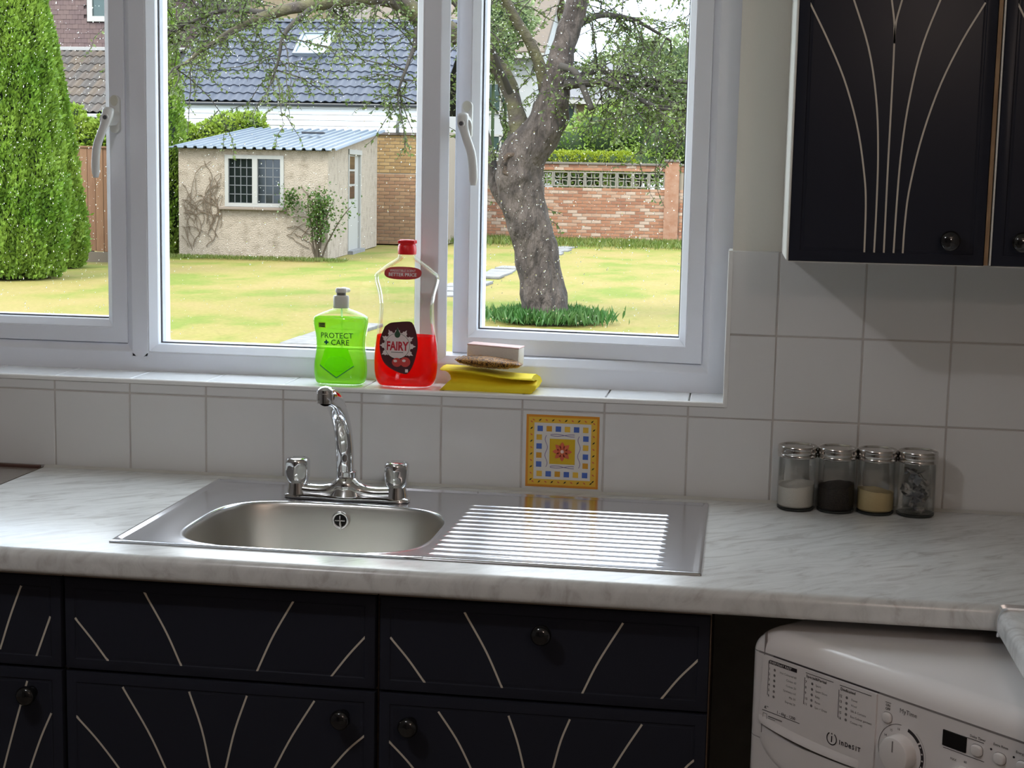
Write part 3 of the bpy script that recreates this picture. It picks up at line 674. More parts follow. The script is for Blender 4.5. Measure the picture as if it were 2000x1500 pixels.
strk = [ext(px(s, WFY), 0.10) if i not in (0, 5) else px(s, WFY) for i, s in enumerate(WS)]
wall_cabinet(W1[0], W1[1], 'black wall cabinet with fanned cream lines on its door, next to the window', strk, (1855, 470), True)
dx = W1[1]-W1[0]
wall_cabinet(W1[1]+0.001, W1[1]+0.001+dx, 'black wall cabinet cut off by the right edge of the picture', [[(x+dx+0.001, z) for x, z in s] for s in strk], (1996, 473), False)

# ------------------------------------------------------------------ washing machine (standing at an angle under the worktop corner)
WMW = pm('washer_white', (0.84, 0.81, 0.80), 0.18)
WMP = pm('washer_panel', (0.82, 0.79, 0.785), 0.30)
INK = pm('dark_print', (0.025, 0.02, 0.025), 0.5); INKG = pm('grey_print', (0.20, 0.19, 0.19), 0.5)
SEAM = pm('seam_grey', (0.25, 0.23, 0.23), 0.6)
wm = tag(empty('washing_machine', (1.3394, -0.600, 0.0), R(-44)), 'white front-loading washing machine turned at an angle under the worktop', 'washing machine')
WW, WD, WH = 0.595, 0.54, 0.850
def wmo(mb, name, mat, smooth=False, parent=None): return mb.build(name, mat, parent or wm, smooth)
def rsec(x0, x1, y0, y1, r, n=6):
    pts = []
    for cx, cy, a0 in ((x1-r, y1-r, 0), (x0+r, y1-r, 90), (x0+r, y0+r, 180), (x1-r, y0+r, 270)):
        for i in range(n): a = R(a0+90*i/(n-1)); pts.append((cx+r*math.cos(a), cy+r*math.sin(a)))
    return pts
body = MB(); body.loft([[(x, y, z) for x, y in rsec(0, WW, 0.0, WD, 0.016)] for z in (0.015, 0.690)])
wmo(body, 'body', WMW, 40)
for x in (0.05, WW-0.05):
    for y in (0.05, WD-0.05): wmo(MB().lathe([(0.018, 0), (0.018, 0.012), (0.012, 0.0155)], 14, (x, y, 0), cap=True), 'foot', INK, 40)
# control panel block and rounded top lid, one continuous profile from the panel up over the front edge
def prof(z0, z1, r0):
    return [[(x, y, z) for x, y in rsec(0, WW, yy, WD, 0.016)] for yy, z in ((0.0, z0), (0.0, z1))]
pn = MB(); pn.loft(prof(0.692, 0.8172, 0)); panel = wmo(pn, 'control_panel', WMP, 40)
ld = MB(); rr = []
for k in range(9):
    a = R(90*k/8); y = 0.030*(1-math.cos(a)); z = 0.8190+0.031*math.sin(a); ins = 0.024*(1-math.cos(a))
    rr.append([(x, yy, z) for x, yy in rsec(ins, WW-ins, y, WD, 0.016+0.010*k/8)])
ld.loft(rr); wmo(ld, 'lid', WMW, 50)
# detergent drawer front with its scooped grip, on the left of the panel
dx0, dx1 = 0.0285, 0.2330
gr = MB(); gr.ring(dx0, dx1, 0.7000, 0.8165, [(0, -0.0006), (0.0008, -0.0006)])
df = MB(); n = 30
top = [(dx0+0.0005, 0.8160), (dx1-0.0005, 0.8160)]
cr = [(dx1-0.0005, 0.722)]+[(dx1-0.012+0.0115*math.cos(R(a)), 0.7175+0.0115*math.sin(R(a))) for a in range(0, -91, -15)]
bot = [(dx1-0.03, 0.7057)]+[(0.20-0.176*i/12, 0.7055+0.0112*(i/12)**2.4) for i in range(13)]
df.prism(top+cr+bot, -0.0030, 0.001)
drw = wmo(df, 'detergent_drawer', WMP, False, panel)
lip = MB(); cur = [(0.0255+0.182*i/23) for i in range(24)]; rr = []
for x in cur:
    zc = 0.7055+0.0112*max(0.0, (0.20-x)/0.176)**2.4; k = math.sin(math.pi*min(1, max(0, (x-0.0255)/0.182)))**0.5
    rr.append([(x, -0.0030, zc+0.011), (x, -0.0045-0.001*k, zc+0.0055), (x, -0.0033-0.0040*k, zc+0.0005), (x, -0.0033-0.0040*k, zc-0.0006), (x, -0.0030, zc-0.0005)])
lip.loft(rr, cap=True, closed=False); wmo(lip, 'drawer_lip', WMP, 40, panel)
ga = MB(); ga.loft([[(x, -0.0026, r_[3][2]+0.0004), (x, -0.0026, r_[3][2]-0.0052*math.sin(math.pi*(x-0.0255)/0.182)**0.6)] for x, r_ in zip(cur, rr)], cap=False, closed=False); wmo(ga, 'drawer_gap_shade', pm('gap_shade_grey', (0.16, 0.145, 0.14), 0.7), False, panel)  # drawer gap widened into a dark strip that paints the lip's shadow
# shallow scooped grip moulded into the body below the drawer lip
gp = MB(); rr = []
for k in range(5):
    t = k/4; y = -0.0012-0.004*math.sin(math.pi*t*0.5)*0+0.0
    rr.append([(0.11+0.085*(1-0.16*t)*math.cos(R(a)), -0.0008-0.0022*math.sin(t*math.pi*0.5), 0.7010+0.050*(1-0.16*t)*math.sin(R(a))*(1.0)) for a in range(180, 361, 12)])
gp.loft(rr, cap=False, closed=False); gp.add(rr[-1], [tuple(range(len(rr[-1])))]); wmo(gp, 'drawer_grip', WMW, 50)
wmo(MB().box(0.0279, 0.0287, -0.0008, 0.004, 0.692, 0.8485), 'side_seam', SEAM)
wmo(MB().box(0.018, WW-0.018, -0.0004, 0.004, 0.8168, 0.8194), 'lid_seam', SEAM)
YP = -0.0034; YQ = -0.0006
def wtext(s, x, z, size, mat=INK, align='LEFT', bold=0.0, sx=1.0, y=YP, par=None):
    o = link('lettering', text_mesh(s, size, mat, align, bold, sx), par or panel, (x, y, z), (R(90), 0, 0)); return o
def wline(x0, x1, z, t=0.0007, y=YP, mat=INK, par=None): return MB().box(x0, x1, y, y+0.0005, z-t/2, z+t/2).build('printed_line', mat, par or panel)
def vline(x, z0, z1, t=0.0006, y=YP, mat=INK, par=None): return MB().box(x-t/2, x+t/2, y, y+0.0005, z0, z1).build('printed_line', mat, par or panel)
wline(0.046, 0.2350, 0.8183, 0.0013, -0.0012)
MB().prism([(0.0395, 0.8068), (0.0925, 0.8068), (0.0925, 0.8122), (0.0418, 0.8122), (0.0395, 0.8105)], YP, YP+0.0004).build('printed_header', INK, panel)
wtext('EVERYDAY FAST', 0.0415, 0.8078, 0.0048, WMP, bold=0.00004, sx=1.18, y=YP-0.0002)
vline(0.0395, 0.7600, 0.8075)
for i, s in enumerate(['Hot Coloured 60', 'Cotton 60', 'Cotton 20', 'Synthetics 60', 'Mix 30', 'Express 20']):
    z = 0.7996-i*0.00786-0.002; wtext(str(i+1), 0.0405, z, 0.0052, bold=0.00006); wtext(s, 0.0925, z, 0.0044, INKG, 'RIGHT')
    MB().add([(0.0515+0.0022*math.cos(k*math.pi/3), YP, z+0.0020+0.0022*math.sin(k*math.pi/3)) for k in range(6)], [tuple(range(6))]).build('printed_symbol', INKG, panel)
wline(0.1090, 0.1585, 0.8118); vline(0.1075, 0.7660, 0.8045)
wtext('Special&Partial', 0.1100, 0.8058, 0.0056, bold=0.00008, sx=1.12)
for i, s in enumerate(['Sport', 'Sport Shoes', 'Baby', 'Rinse', 'Spin + Drain']):
    z = 0.7992-i*0.0079-0.002; wtext(str(i+7), 0.1088, z, 0.0052, bold=0.00006); wtext(s, 0.1275, z, 0.0044, INKG)
    MB().add([(0.1215+0.0022*math.cos(k*math.pi/3), YP, z+0.0020+0.0022*math.sin(k*math.pi/3)) for k in range(6)], [tuple(range(6))]).build('printed_symbol', INKG, panel)
wline(0.1700, 0.2240, 0.8112); vline(0.1690, 0.7650, 0.8045)
wtext('Dedicated', 0.1715, 0.8048, 0.0056, bold=0.00008, sx=1.12)
for i, s in enumerate(['Duvet', 'Wool', 'Silk & Curtains', 'Eco Colour garment', 'Cotton +40']):
    z = 0.7970-i*0.0078-0.002; wtext(str(i+12), 0.1700, z, 0.0052, bold=0.00006, sx=0.95); wtext(s, 0.1905, z, 0.0044, INKG)
    MB().add([(0.1830+0.0022*math.cos(k*math.pi/3), YP, z+0.0020+0.0022*math.sin(k*math.pi/3)) for k in range(6)], [tuple(range(6))]).build('printed_symbol', INKG, panel)
wtext('A', 0.0345, 0.7388, 0.0062, bold=0.0001); wtext('++', 0.0385, 0.7415, 0.0036, bold=0.00006); wtext('1 - 6kg - 1200', 0.0585, 0.7380, 0.0062, bold=0.00006)
wline(0.0310, 0.1015, 0.7358)
MB().ring(0.0325, 0.0405, 0.7240, 0.7320, [(0, YP), (0.0006, YP)]).build('printed_symbol', INKG, panel); wline(0.0430, 0.0690, 0.7290, 0.0016, mat=INKG); wline(0.0430, 0.0560, 0.7262, 0.0008, mat=INKG)
# maker's mark: ring with an i, then the name
lg = MB(); n = 40; ro, ri = 0.0092, 0.0076; cxg, czg = 0.1605, 0.7322
angs = [R(120+300*i/(n-1)) for i in range(n)]
vs = [(cxg+ro*math.cos(a), YP-0.0001, czg+ro*math.sin(a)) for a in angs]+[(cxg+ri*math.cos(a), YP-0.0001, czg+ri*math.sin(a)) for a in angs]
lg.add(vs, [(i, i+1, n+i+1, n+i) for i in range(n-1)])
lg.add([(cxg-0.0010, YP-0.0001, czg-0.0048), (cxg+0.0010, YP-0.0001, czg-0.0048), (cxg+0.0010, YP-0.0001, czg+0.0040), (cxg-0.0010, YP-0.0001, czg+0.0040)], [(0, 1, 2, 3)])
lg.add([(cxg-0.0010, YP-0.0001, czg+0.0060), (cxg+0.0010, YP-0.0001, czg+0.0060), (cxg+0.0010, YP-0.0001, czg+0.0082), (cxg-0.0010, YP-0.0001, czg+0.0082)], [(0, 1, 2, 3)])
lg.build('printed_logo', INK, panel)
lx = 0.1735
for ch, wd in (('i', 0.0034), ('n', 0.0064), ('D', 0.0066), ('e', 0.0062), ('S', 0.0060), ('i', 0.0034), ('T', 0.006)):
    wtext({'i': 'I'}.get(ch, ch), lx, 0.7285, {'n': 0.0108, 'e': 0.0108}.get(ch, 0.0088), bold=0.00028, sx=0.92); lx += wd
# right of the drawer: on/off, programme dial, display, buttons
def pbutton(x, z, rx, rz, name='button'):
    b = MB(); b.loft([[(x+rx*s_*math.copysign(abs(math.cos(t))**0.75, math.cos(t)), yy, z+rz*s_*math.copysign(abs(math.sin(t))**0.75, math.sin(t))) for t in [k*2*math.pi/28 for k in range(28)]] for s_, yy in ((1.0, 0.001), (1.0, -0.0025), (0.93, -0.0040), (0.75, -0.0046))])
    o = b.build(name, WMW, panel, 50)
    s = MB(); s.loft([[(x+(rx+0.0006)*math.copysign(abs(math.cos(t))**0.75, math.cos(t)), yy, z+(rz+0.0006)*math.copysign(abs(math.sin(t))**0.75, math.sin(t))) for t in [k*2*math.pi/28 for k in range(28)]] for yy in (0.001, -0.0005)]); s.build('button_surround', SEAM, panel)
    return o
pbutton(0.2500, 0.7890, 0.0072, 0.0068)
wtext('ON', 0.2500, 0.8040, 0.0046, align='CENTER', bold=0.00008, y=YQ); wtext('OFF', 0.2500, 0.7990, 0.0046, align='CENTER', bold=0.00008, y=YQ); wline(0.2455, 0.2545, 0.8092, 0.0005, YQ)
wtext('MyTime', 0.2690, 0.8015, 0.0090, INKG, y=YQ, sx=0.95)
DXc, DZc = 0.2745, 0.7485
dial = MB().lathe([(0.0245, 0.0), (0.0245, 0.002), (0.0235, 0.0155), (0.0222, 0.0175), (0.0180, 0.0185), (0.0, 0.0187)], 40); dial.v = [(DXc+x, -z, DZc+y) for x, y, z in dial.v]
dlo = wmo(dial, 'programme_dial', WMW, 40, panel)
MB().box(DXc-0.0008, DXc+0.0008, -0.0191, -0.0186, DZc+0.004, DZc+0.019).build('dial_pointer', INKG, dlo)
def arcband(r0, r1, a0, a1, mat, n=26):
    m = MB(); A = [R(a0+(a1-a0)*i/(n-1)) for i in range(n)]
    m.add([(DXc+r0*math.cos(a), YQ, DZc+r0*math.sin(a)) for a in A]+[(DXc+r1*math.cos(a), YQ, DZc+r1*math.sin(a)) for a in A], [(i, i+1, n+i+1, n+i) for i in range(n-1)]); m.build('printed_arc', mat, panel)
arcband(0.0365, 0.0371, 92, 215, INK); arcband(0.0322, 0.0368, 38, 74, INK, 12); arcband(0.0322, 0.0368, -60, 34, INK, 26); arcband(0.0395, 0.0399, -12, 55, INKG)
for i, s in enumerate(['16', '15', '14', '1']):
    a = R(100+i*24); wtext(s, DXc+0.031*math.cos(a), DZc+0.031*math.sin(a)-0.0018, 0.0046, INK if i > 1 else INKG, 'CENTER', 0.00005, y=YQ)
for i in range(6):
    a = R(28-i*15); MB().add([(DXc+0.0345*math.cos(a)+0.0013*math.cos(k*math.pi/3), YQ-0.0003, DZc+0.0345*math.sin(a)+0.0013*math.sin(k*math.pi/3)) for k in range(6)], [tuple(range(6))]).build('printed_symbol', WMP, panel)
MB().box(0.3380, 0.3742, -0.0016, 0.001, 0.7790, 0.8000, 0.0007).build('display', pm('display_black', (0.006, 0.006, 0.007), 0.12), panel)
wline(0.3395, 0.4010, 0.7764, 0.0005, YQ); wline(0.3742, 0.3990, 0.8000, 0.0005, YQ)
pbutton(0.3900, 0.7880, 0.0082, 0.0072); pbutton(0.4235, 0.7880, 0.0082, 0.0072); pbutton(0.4560, 0.7880, 0.0082, 0.0072); pbutton(0.4890, 0.7880, 0.0082, 0.0072)
wtext('Delay Timer', 0.3900, 0.8025, 0.0046, align='CENTER', y=YQ); wtext('Extra Rinse', 0.4235, 0.8025, 0.0046, align='CENTER', y=YQ); wtext('Energy Saver', 0.4570, 0.8025, 0.0046, align='CENTER', y=YQ)
for x in (0.4100, 0.4425, 0.4755): MB().lathe([(0.0, 0.0004), (0.0015, 0.0004), (0.0015, 0)], 10).build('indicator', INK, panel, loc=(x, -0.0002, 0.7960), rot=(R(90), 0, 0))
for x in (0.372, 0.452):
    k = MB().lathe([(0.0165, 0), (0.0165, 0.008), (0.0155, 0.011), (0.0, 0.012)], 30); k.v = [(x+a, -z, 0.744+b_) for a, b_, z in k.v]; wmo(k, 'selector_dial', WMW, 40, panel)
    wtext('MAX', x-0.016, 0.764, 0.0044, align='CENTER', y=YQ); wtext('60', x+0.002, 0.7660, 0.0044, align='CENTER', y=YQ); wtext('40', x+0.019, 0.757, 0.0044, align='CENTER', y=YQ)
# porthole door below
pd = MB().lathe([(0.205, 0.0), (0.200, 0.018), (0.175, 0.030), (0.150, 0.026), (0.135, 0.012)], 48); pd.v = [(WW/2+x, -z, 0.43+y) for x, y, z in pd.v]; dro = wmo(pd, 'door', WMW, 50)
gl = MB().lathe([(0.136, 0.010), (0.09, 0.016), (0.0, 0.02)], 48); gl.v = [(WW/2+x, -z, 0.43+y) for x, y, z in gl.v]; wmo(gl, 'door_glass', pm('washer_door_glass', (0.02, 0.02, 0.025), 0.05), True, dro)

# ------------------------------------------------------------------ storage jars
JGLASS = clear_mat('jar_glass', (0.985, 0.99, 0.985), edge=0.5, rough=0.03)
LIDM = pm('jar_lid_steel', (0.62, 0.60, 0.58), 0.16, 1.0)
def jar(x, y, label, kind):
    root = tag(empty('storage_jar', (x, y, WT)), label, 'jar', 'four glass storage jars on the worktop')
    r = 0.0335
    s = MB().lathe([(0.0, 0.003), (0.026, 0.002), (0.030, 0.0), (r, 0.004), (r+0.0003, 0.010), (r, 0.060), (r, 0.085), (0.0325, 0.0925), (0.0310, 0.0970)], 40); s.build('glass_body', JGLASS, root, 60)
    i_ = MB().lathe([(0.0296, 0.0970), (0.0312, 0.0915), (r-0.0016, 0.084), (r-0.0016, 0.008), (0.029, 0.0055), (0.0, 0.005)], 40); i_.build('glass_inside', JGLASS, root, 60)
    MB().lathe([(0.0, 0.0005), (0.029, 0.0005), (0.0325, 0.0022), (0.0325, 0.0050), (0.029, 0.0032), (0.0, 0.0032)], 40).build('glass_base', pm('jar_base_'+kind, (0.03, 0.035, 0.032), 0.1), root, 40)
    ld = MB().lathe([(0.0325, 0.0945), (0.0345, 0.0955), (0.0348, 0.0990), (0.0338, 0.1005), (0.0350, 0.1020), (0.0352, 0.1065), (0.0343, 0.1085), (0.0346, 0.1100), (0.0346, 0.1135), (0.0335, 0.1152), (0.0322, 0.1150), (0.0310, 0.1128), (0.0, 0.1128)], 44); ld.build('lid', LIDM, root, 45)
    ri = r-0.0022
    if kind in ('white', 'dark', 'yellow'):
        h = dict(white=0.050, dark=0.052, yellow=0.046)[kind]; mt = dict(white=pm('white_sugar', (0.80, 0.76, 0.70), 0.8, bump=0.3, bscale=500), dark=pm('ground_coffee', (0.020, 0.013, 0.010), 0.9, col2=(0.045, 0.03, 0.022), nscale=300, bump=0.6, bscale=400), yellow=pm('pale_powder', (0.72, 0.58, 0.32), 0.85, bump=0.3, bscale=400))[kind]
        ang = random.uniform(-0.5, 0.5); rings = [[(rr_*math.cos(k*2*math.pi/32), rr_*math.sin(k*2*math.pi/32), z) for k in range(32)] for rr_, z in ((0.028, 0.0056), (ri, 0.009))]
        for q in (1.0, 0.8, 0.55, 0.3, 0.08):
            rings.append([(ri*q*math.cos(k*2*math.pi/32), ri*q*math.sin(k*2*math.pi/32), h-0.005+(1-q)*0.006+0.0035*q*math.sin(k*2*math.pi/32+ang*4)+random.uniform(-0.0007, 0.0007)) for k in range(32)])
        tag(MB().loft(rings).build('contents', mt, root, 40), dict(white='white sugar filling', dark='dark ground filling', yellow='pale yellow powder filling')[kind], kind='stuff')
    else:
        m = MB(); rg = random.Random(5); mt = pm('wrapped_sachets', (0.20, 0.21, 0.23), 0.35, col2=(0.55, 0.53, 0.50), nscale=40, nmap=(0.45, 0.6))
        for k in range(46):
            a = rg.uniform(0, 6.28); rr_ = 0.019*math.sqrt(rg.random()); c = Vector((rr_*math.cos(a), rr_*math.sin(a), rg.uniform(0.012, 0.078)))
            q = Matrix.Rotation(rg.uniform(0, 6.28), 3, 'Z') @ Matrix.Rotation(rg.uniform(-1.2, 1.2), 3, 'X') @ Matrix.Rotation(rg.uniform(-1, 1), 3, 'Y')
            w_, h_ = rg.uniform(0.006, 0.010), rg.uniform(0.004, 0.007); vs = []
            for i in range(4):
                for j in range(3): vs.append(c+q @ Vector(((i/3-0.5)*2*w_, (j/2-0.5)*2*h_, rg.uniform(-0.0022, 0.0022))))
            m.add(vs, [(i*3+j, (i+1)*3+j, (i+1)*3+j+1, i*3+j+1) for i in range(3) for j in range(2)])
        tag(m.build('contents', mt, root, recalc=False), 'crumpled grey and white wrapped pieces', kind='stuff')
JY = -0.0445
jar(1.4175, JY, 'glass storage jar half full of white sugar, leftmost of four', 'white')
jar(1.4870, JY-0.002, 'glass storage jar half full of dark ground coffee', 'dark')
jar(1.5560, JY-0.001, 'glass storage jar half full of pale yellow powder', 'yellow')
jar(1.6255, JY-0.003, 'glass storage jar full of crumpled grey wrappers, rightmost of four', 'wrap')
# ------------------------------------------------------------------ bottles on the sill
SZ = 1.0890
PLAST = clear_mat('clear_plastic', (0.965, 0.975, 0.96), edge=0.45, rough=0.05)
GREENL = liquid_mat('green_soap', (0.34, 0.68, 0.06), (0.72, 0.95, 0.34), 0.5)
REDL = liquid_mat('red_liquid', (0.90, 0.012, 0.012), (0.97, 0.10, 0.07), 0.6)
PUMPW = pm('pump_ivory', (0.66, 0.65, 0.58), 0.4); CAPR = pm('red_cap', (0.78, 0.015, 0.02), 0.3)
GTXT = pm('green_print', (0.02, 0.11, 0.02), 0.5); TEAL = pm('teal_print', (0.0, 0.12, 0.14), 0.5)
def sup(a, b, n, seg=56): return [(math.copysign(abs(math.cos(t))**(2/n), math.cos(t))*a, math.copysign(abs(math.sin(t))**(2/n), math.sin(t))*b) for t in [k*2*math.pi/seg for k in range(seg)]]
class Shape:
    def __init__(s, prof, n): s.p = prof; s.n = n     # (z, half width, half depth)
    def dim(s, z):
        p = s.p
        for (za, wa, da), (zb, wb, db) in zip(p, p[1:]):
            if za <= z <= zb:
                t = (z-za)/(zb-za) if zb > za else 0; return wa+(wb-wa)*t, da+(db-da)*t
        return p[-1][1:]
    def front(s, x, z):
        w_, d_ = s.dim(z); k = max(0.0, 1-abs(min(1, abs(x)/w_))**s.n); return -d_*k**(1/s.n)
    def mesh(s, z0=None, z1=None, ins=0.0):
        zs = [q[0] for q in s.p]; z0 = zs[0] if z0 is None else z0; z1 = zs[-1] if z1 is None else z1
        lv = sorted(set([z0, z1]+[z for z in zs if z0 < z < z1]))
        rings = [[(x, y, z) for x, y in sup(max(0.001, s.dim(z)[0]-ins), max(0.001, s.dim(z)[1]-ins), s.n)] for z in lv]
        return rings
def smooth_prof(p, n=44):
    q = spline(p, n); out = []; last = -1
    for a in q:
        if a[0] > last: out.append(a); last = a[0]
    return out
# --- green soap pump
gb = tag(empty('soap_bottle', (0.5575, 0.046, SZ)), 'clear pump bottle of bright green hand soap on the sill', 'bottle')
GP = Shape(smooth_prof([(0.0, 0.040, 0.024), (0.003, 0.046, 0.028), (0.010, 0.0490, 0.031), (0.025, 0.0508, 0.0320), (0.045, 0.0500, 0.0315), (0.068, 0.0468, 0.0300), (0.090, 0.0475, 0.030), (0.112, 0.0515, 0.0315), (0.122, 0.0522, 0.0315), (0.1285, 0.0505, 0.030), (0.133, 0.044, 0.027), (0.1375, 0.034, 0.023), (0.1415, 0.0235, 0.0185), (0.1440, 0.0160, 0.0150), (0.1475, 0.0145, 0.0145)]), 3.0)
MB().loft(GP.mesh(), cap=True).build('bottle_body', PLAST, gb, 60)
MB().loft(GP.mesh(0.0035, 0.1275, 0.0015), cap=True).build('liquid', GREENL, gb, 60)
MB().lathe([(0.0148, 0.1455), (0.0150, 0.1470), (0.0152, 0.1660), (0.0140, 0.1690), (0.0092, 0.1695)], 32, cap=True).build('pump_collar', PUMPW, gb, 40)
MB().lathe([(0.0088, 0.1695), (0.0088, 0.1745)], 24, cap=True).build('pump_stem', pm('pump_stem_shade', (0.16, 0.15, 0.12), 0.5), gb, 40)  # stem coloured dark to stand for the shade below the pump head
ph = MB().lathe([(0.0095, 0.1745), (0.0112, 0.1752), (0.0112, 0.1800), (0.0095, 0.1832), (0.0, 0.1838)], 28); ph.tube([(0, 0, 0.1785), (0.004, 0.010, 0.1788), (0.008, 0.024, 0.1775)], [0.006, 0.0055, 0.0042], 12); ph.build('pump_head', PUMPW, gb, 45)
MB().tube([(0, 0.004, 0.146), (0.001, 0.004, 0.09), (0.002, 0.005, 0.008)], 0.0018, 8).build('dip_tube', liquid_mat('dip_tube_plastic', (0.7, 0.9, 0.6), (0.85, 0.95, 0.8), 0.5), gb, True)
def wrap_text(s, size, mat, shape, cx, cz, parent, sx=1.0, bold=0.0, lift=0.0008, name='lettering', align='CENTER'):
    me = text_mesh(s, size, mat, align, bold, sx)
    for q in me.vertices:
        x, z = q.co.x+cx, q.co.y+cz; q.co = (x, shape.front(x, z)-lift, z)
    return link(name, me, parent)
def wrap_poly(fn, nu, nv, mat, shape, parent, name, lift):
    m = MB()
    def f(u, v):
        x, z = fn(u, v); return (x, shape.front(x, z)-lift, z)
    m.grid(nu, nv, f); return m.build(name, mat, parent, True, recalc=False)
wrap_text('PROTECT', 0.0148, GTXT, GP, -0.0005, 0.0905, gb, 0.98, 0.00010)
wrap_text('CARE', 0.0148, GTXT, GP, 0.0060, 0.0775, gb, 0.98, 0.00010)
cr_ = MB()
for a, b in ((0.0045, 0.0016), (0.0016, 0.0045)):
    cr_.add([(-0.0205+x, GP.front(-0.0205+x, 0.0825+z)-0.0009, 0.0825+z) for x, z in ((-a, -b), (a, -b), (a, b), (-a, b))], [(0, 1, 2, 3)])
cr_.build('printed_cross', TEAL, gb)
st_ = MB(); st_.add([(x, GP.front(x, z)-0.0009, z) for x, z in ((-0.036, 0.110), (-0.022, 0.110), (-0.022, 0.1195), (-0.036, 0.1195))], [(0, 1, 2, 3)]); st_.build('sticker', pm('olive_sticker', (0.36, 0.42, 0.02), 0.5), gb)
for z_ in (0.1165, 0.1125): wrap_poly(lambda u, v: (-0.0345+0.0110*u, z_-0.0011+0.0022*v), 5, 2, GTXT, GP, gb, 'printed_line', 0.0011)
# shield printed on the lower half: pale pentagon with dark chevron
SHG = liquid_mat('shield_green', (0.42, 0.95, 0.02), (0.5, 0.95, 0.10), 0.7)
sh = MB(); pts = [(-0.0225, 0.072), (0.0205, 0.072), (0.0330, 0.0385), (0.0, 0.0155), (-0.0330, 0.0385)]
sh.add([(x, GP.front(x, z)-0.0004, z) for x, z in pts], [(0, 1, 2, 3, 4)]); sh.build('printed_shield', SHG, gb)
cv = MB()
for (xa_, za_), (xb_, zb_) in (((-0.0335, 0.0400), (0.0, 0.0165)), ((0.0, 0.0165), (0.0335, 0.0400))):
    for i in range(6):
        a = i/6; b = (i+1)/6; P4 = [(xa_+(xb_-xa_)*a, za_+(zb_-za_)*a), (xa_+(xb_-xa_)*b, za_+(zb_-za_)*b)]
        q = [(P4[0][0], P4[0][1]), (P4[1][0], P4[1][1]), (P4[1][0], P4[1][1]-0.0022), (P4[0][0], P4[0][1]-0.0022)]
        cv.add([(x, GP.front(x, z)-0.0010, z) for x, z in q], [(0, 1, 2, 3)])
cv.build('printed_chevron', pm('chevron_grey_green', (0.05, 0.25, 0.10), 0.4), gb)
# --- red washing-up liquid
rb = tag(empty('washing_up_bottle', (0.6835, 0.049, SZ)), 'tall clear bottle of red washing-up liquid with red cap', 'bottle')
RP = Shape(smooth_prof([(0.0, 0.043, 0.026), (0.003, 0.050, 0.030), (0.012, 0.0565, 0.033), (0.030, 0.0605, 0.0345), (0.055, 0.0610, 0.0345), (0.080, 0.0590, 0.0335), (0.105, 0.0555, 0.0315), (0.130, 0.0528, 0.0300), (0.155, 0.0520, 0.0295), (0.175, 0.0545, 0.0305), (0.195, 0.0600, 0.0320), (0.206, 0.0615, 0.0320), (0.213, 0.0600, 0.0312), (0.222, 0.050, 0.0285), (0.232, 0.0365, 0.0240), (0.240, 0.0235, 0.0190), (0.2450, 0.0170, 0.0160), (0.2500, 0.0155, 0.0155)], 60), 2.7)
MB().loft(RP.mesh(), cap=True).build('bottle_body', PLAST, rb, 60)
MB().loft(RP.mesh(0.0035, 0.0975, 0.0015), cap=True).build('liquid', REDL, rb, 60)
cp = MB().lathe([(0.0150, 0.2500), (0.0172, 0.2505), (0.0176, 0.2560), (0.0168, 0.2660), (0.0158, 0.2685), (0.0150, 0.2690), (0.0148, 0.2755), (0.0135, 0.2775), (0.0, 0.2775)], 36); cp.build('cap', CAPR, rb, 40)
MB().box(-0.0150, 0.0168, -0.0150, 0.010, 0.2700, 0.2768, 0.0015).build('cap_flap', CAPR, rb, 40)
# neck label
NL = pm('neck_label_red', (0.50, 0.035, 0.035), 0.4); WHT = pm('white_print', (0.80, 0.76, 0.74), 0.5)
def oval(u, v):
    r_ = u; t = v*2*math.pi; ca, sa = math.cos(t), math.sin(t)
    return (0.0+0.0355*r_*math.copysign(abs(ca)**0.75, ca)-0.0015, 0.2165+0.0118*r_*math.copysign(abs(sa)**0.75, sa))
wrap_poly(oval, 5, 37, NL, RP, rb, 'neck_label', 0.0008)
wrap_text('IRRESISTIBLE SCENT', 0.0058, WHT, RP, -0.0015, 0.2190, rb, 0.95, lift=0.0012); wrap_text('BETTER PRICE', 0.0088, WHT, RP, -0.0015, 0.2108, rb, 0.98, 0.00012, lift=0.0012)
# main label: maroon leaf-shaped panel, pale flower, name, two fruits
MAR = pm('label_maroon', (0.075, 0.012, 0.016), 0.45); PALE = pm('label_pale', (0.80, 0.68, 0.66), 0.45); NAME = pm('label_name_red', (0.52, 0.02, 0.035), 0.45)
FRU = pm('label_fruit', (0.62, 0.06, 0.05), 0.45); DKG = pm('label_leaf_green', (0.02, 0.07, 0.03), 0.45)
LC = (-0.0085, 0.0810)
outl = spline([(-0.0265, 0.0345), (-0.0355, 0.012), (-0.0360, -0.008), (-0.0290, -0.030), (-0.0130, -0.0440), (0.012, -0.0530), (0.0215, -0.0500), (0.0305, -0.034), (0.0370, -0.008), (0.0372, 0.010), (0.0335, 0.028), (0.0270, 0.0425), (0.0180, 0.0455), (0.0, 0.0440), (-0.0160, 0.0415), (-0.0265, 0.0345)], 61)
def lab(u, v):
    k = min(60, int(round(v*60))); x, z = outl[k]; return (LC[0]+x*u, LC[1]+z*u)
wrap_poly(lab, 7, 61, MAR, RP, rb, 'label', 0.0008)
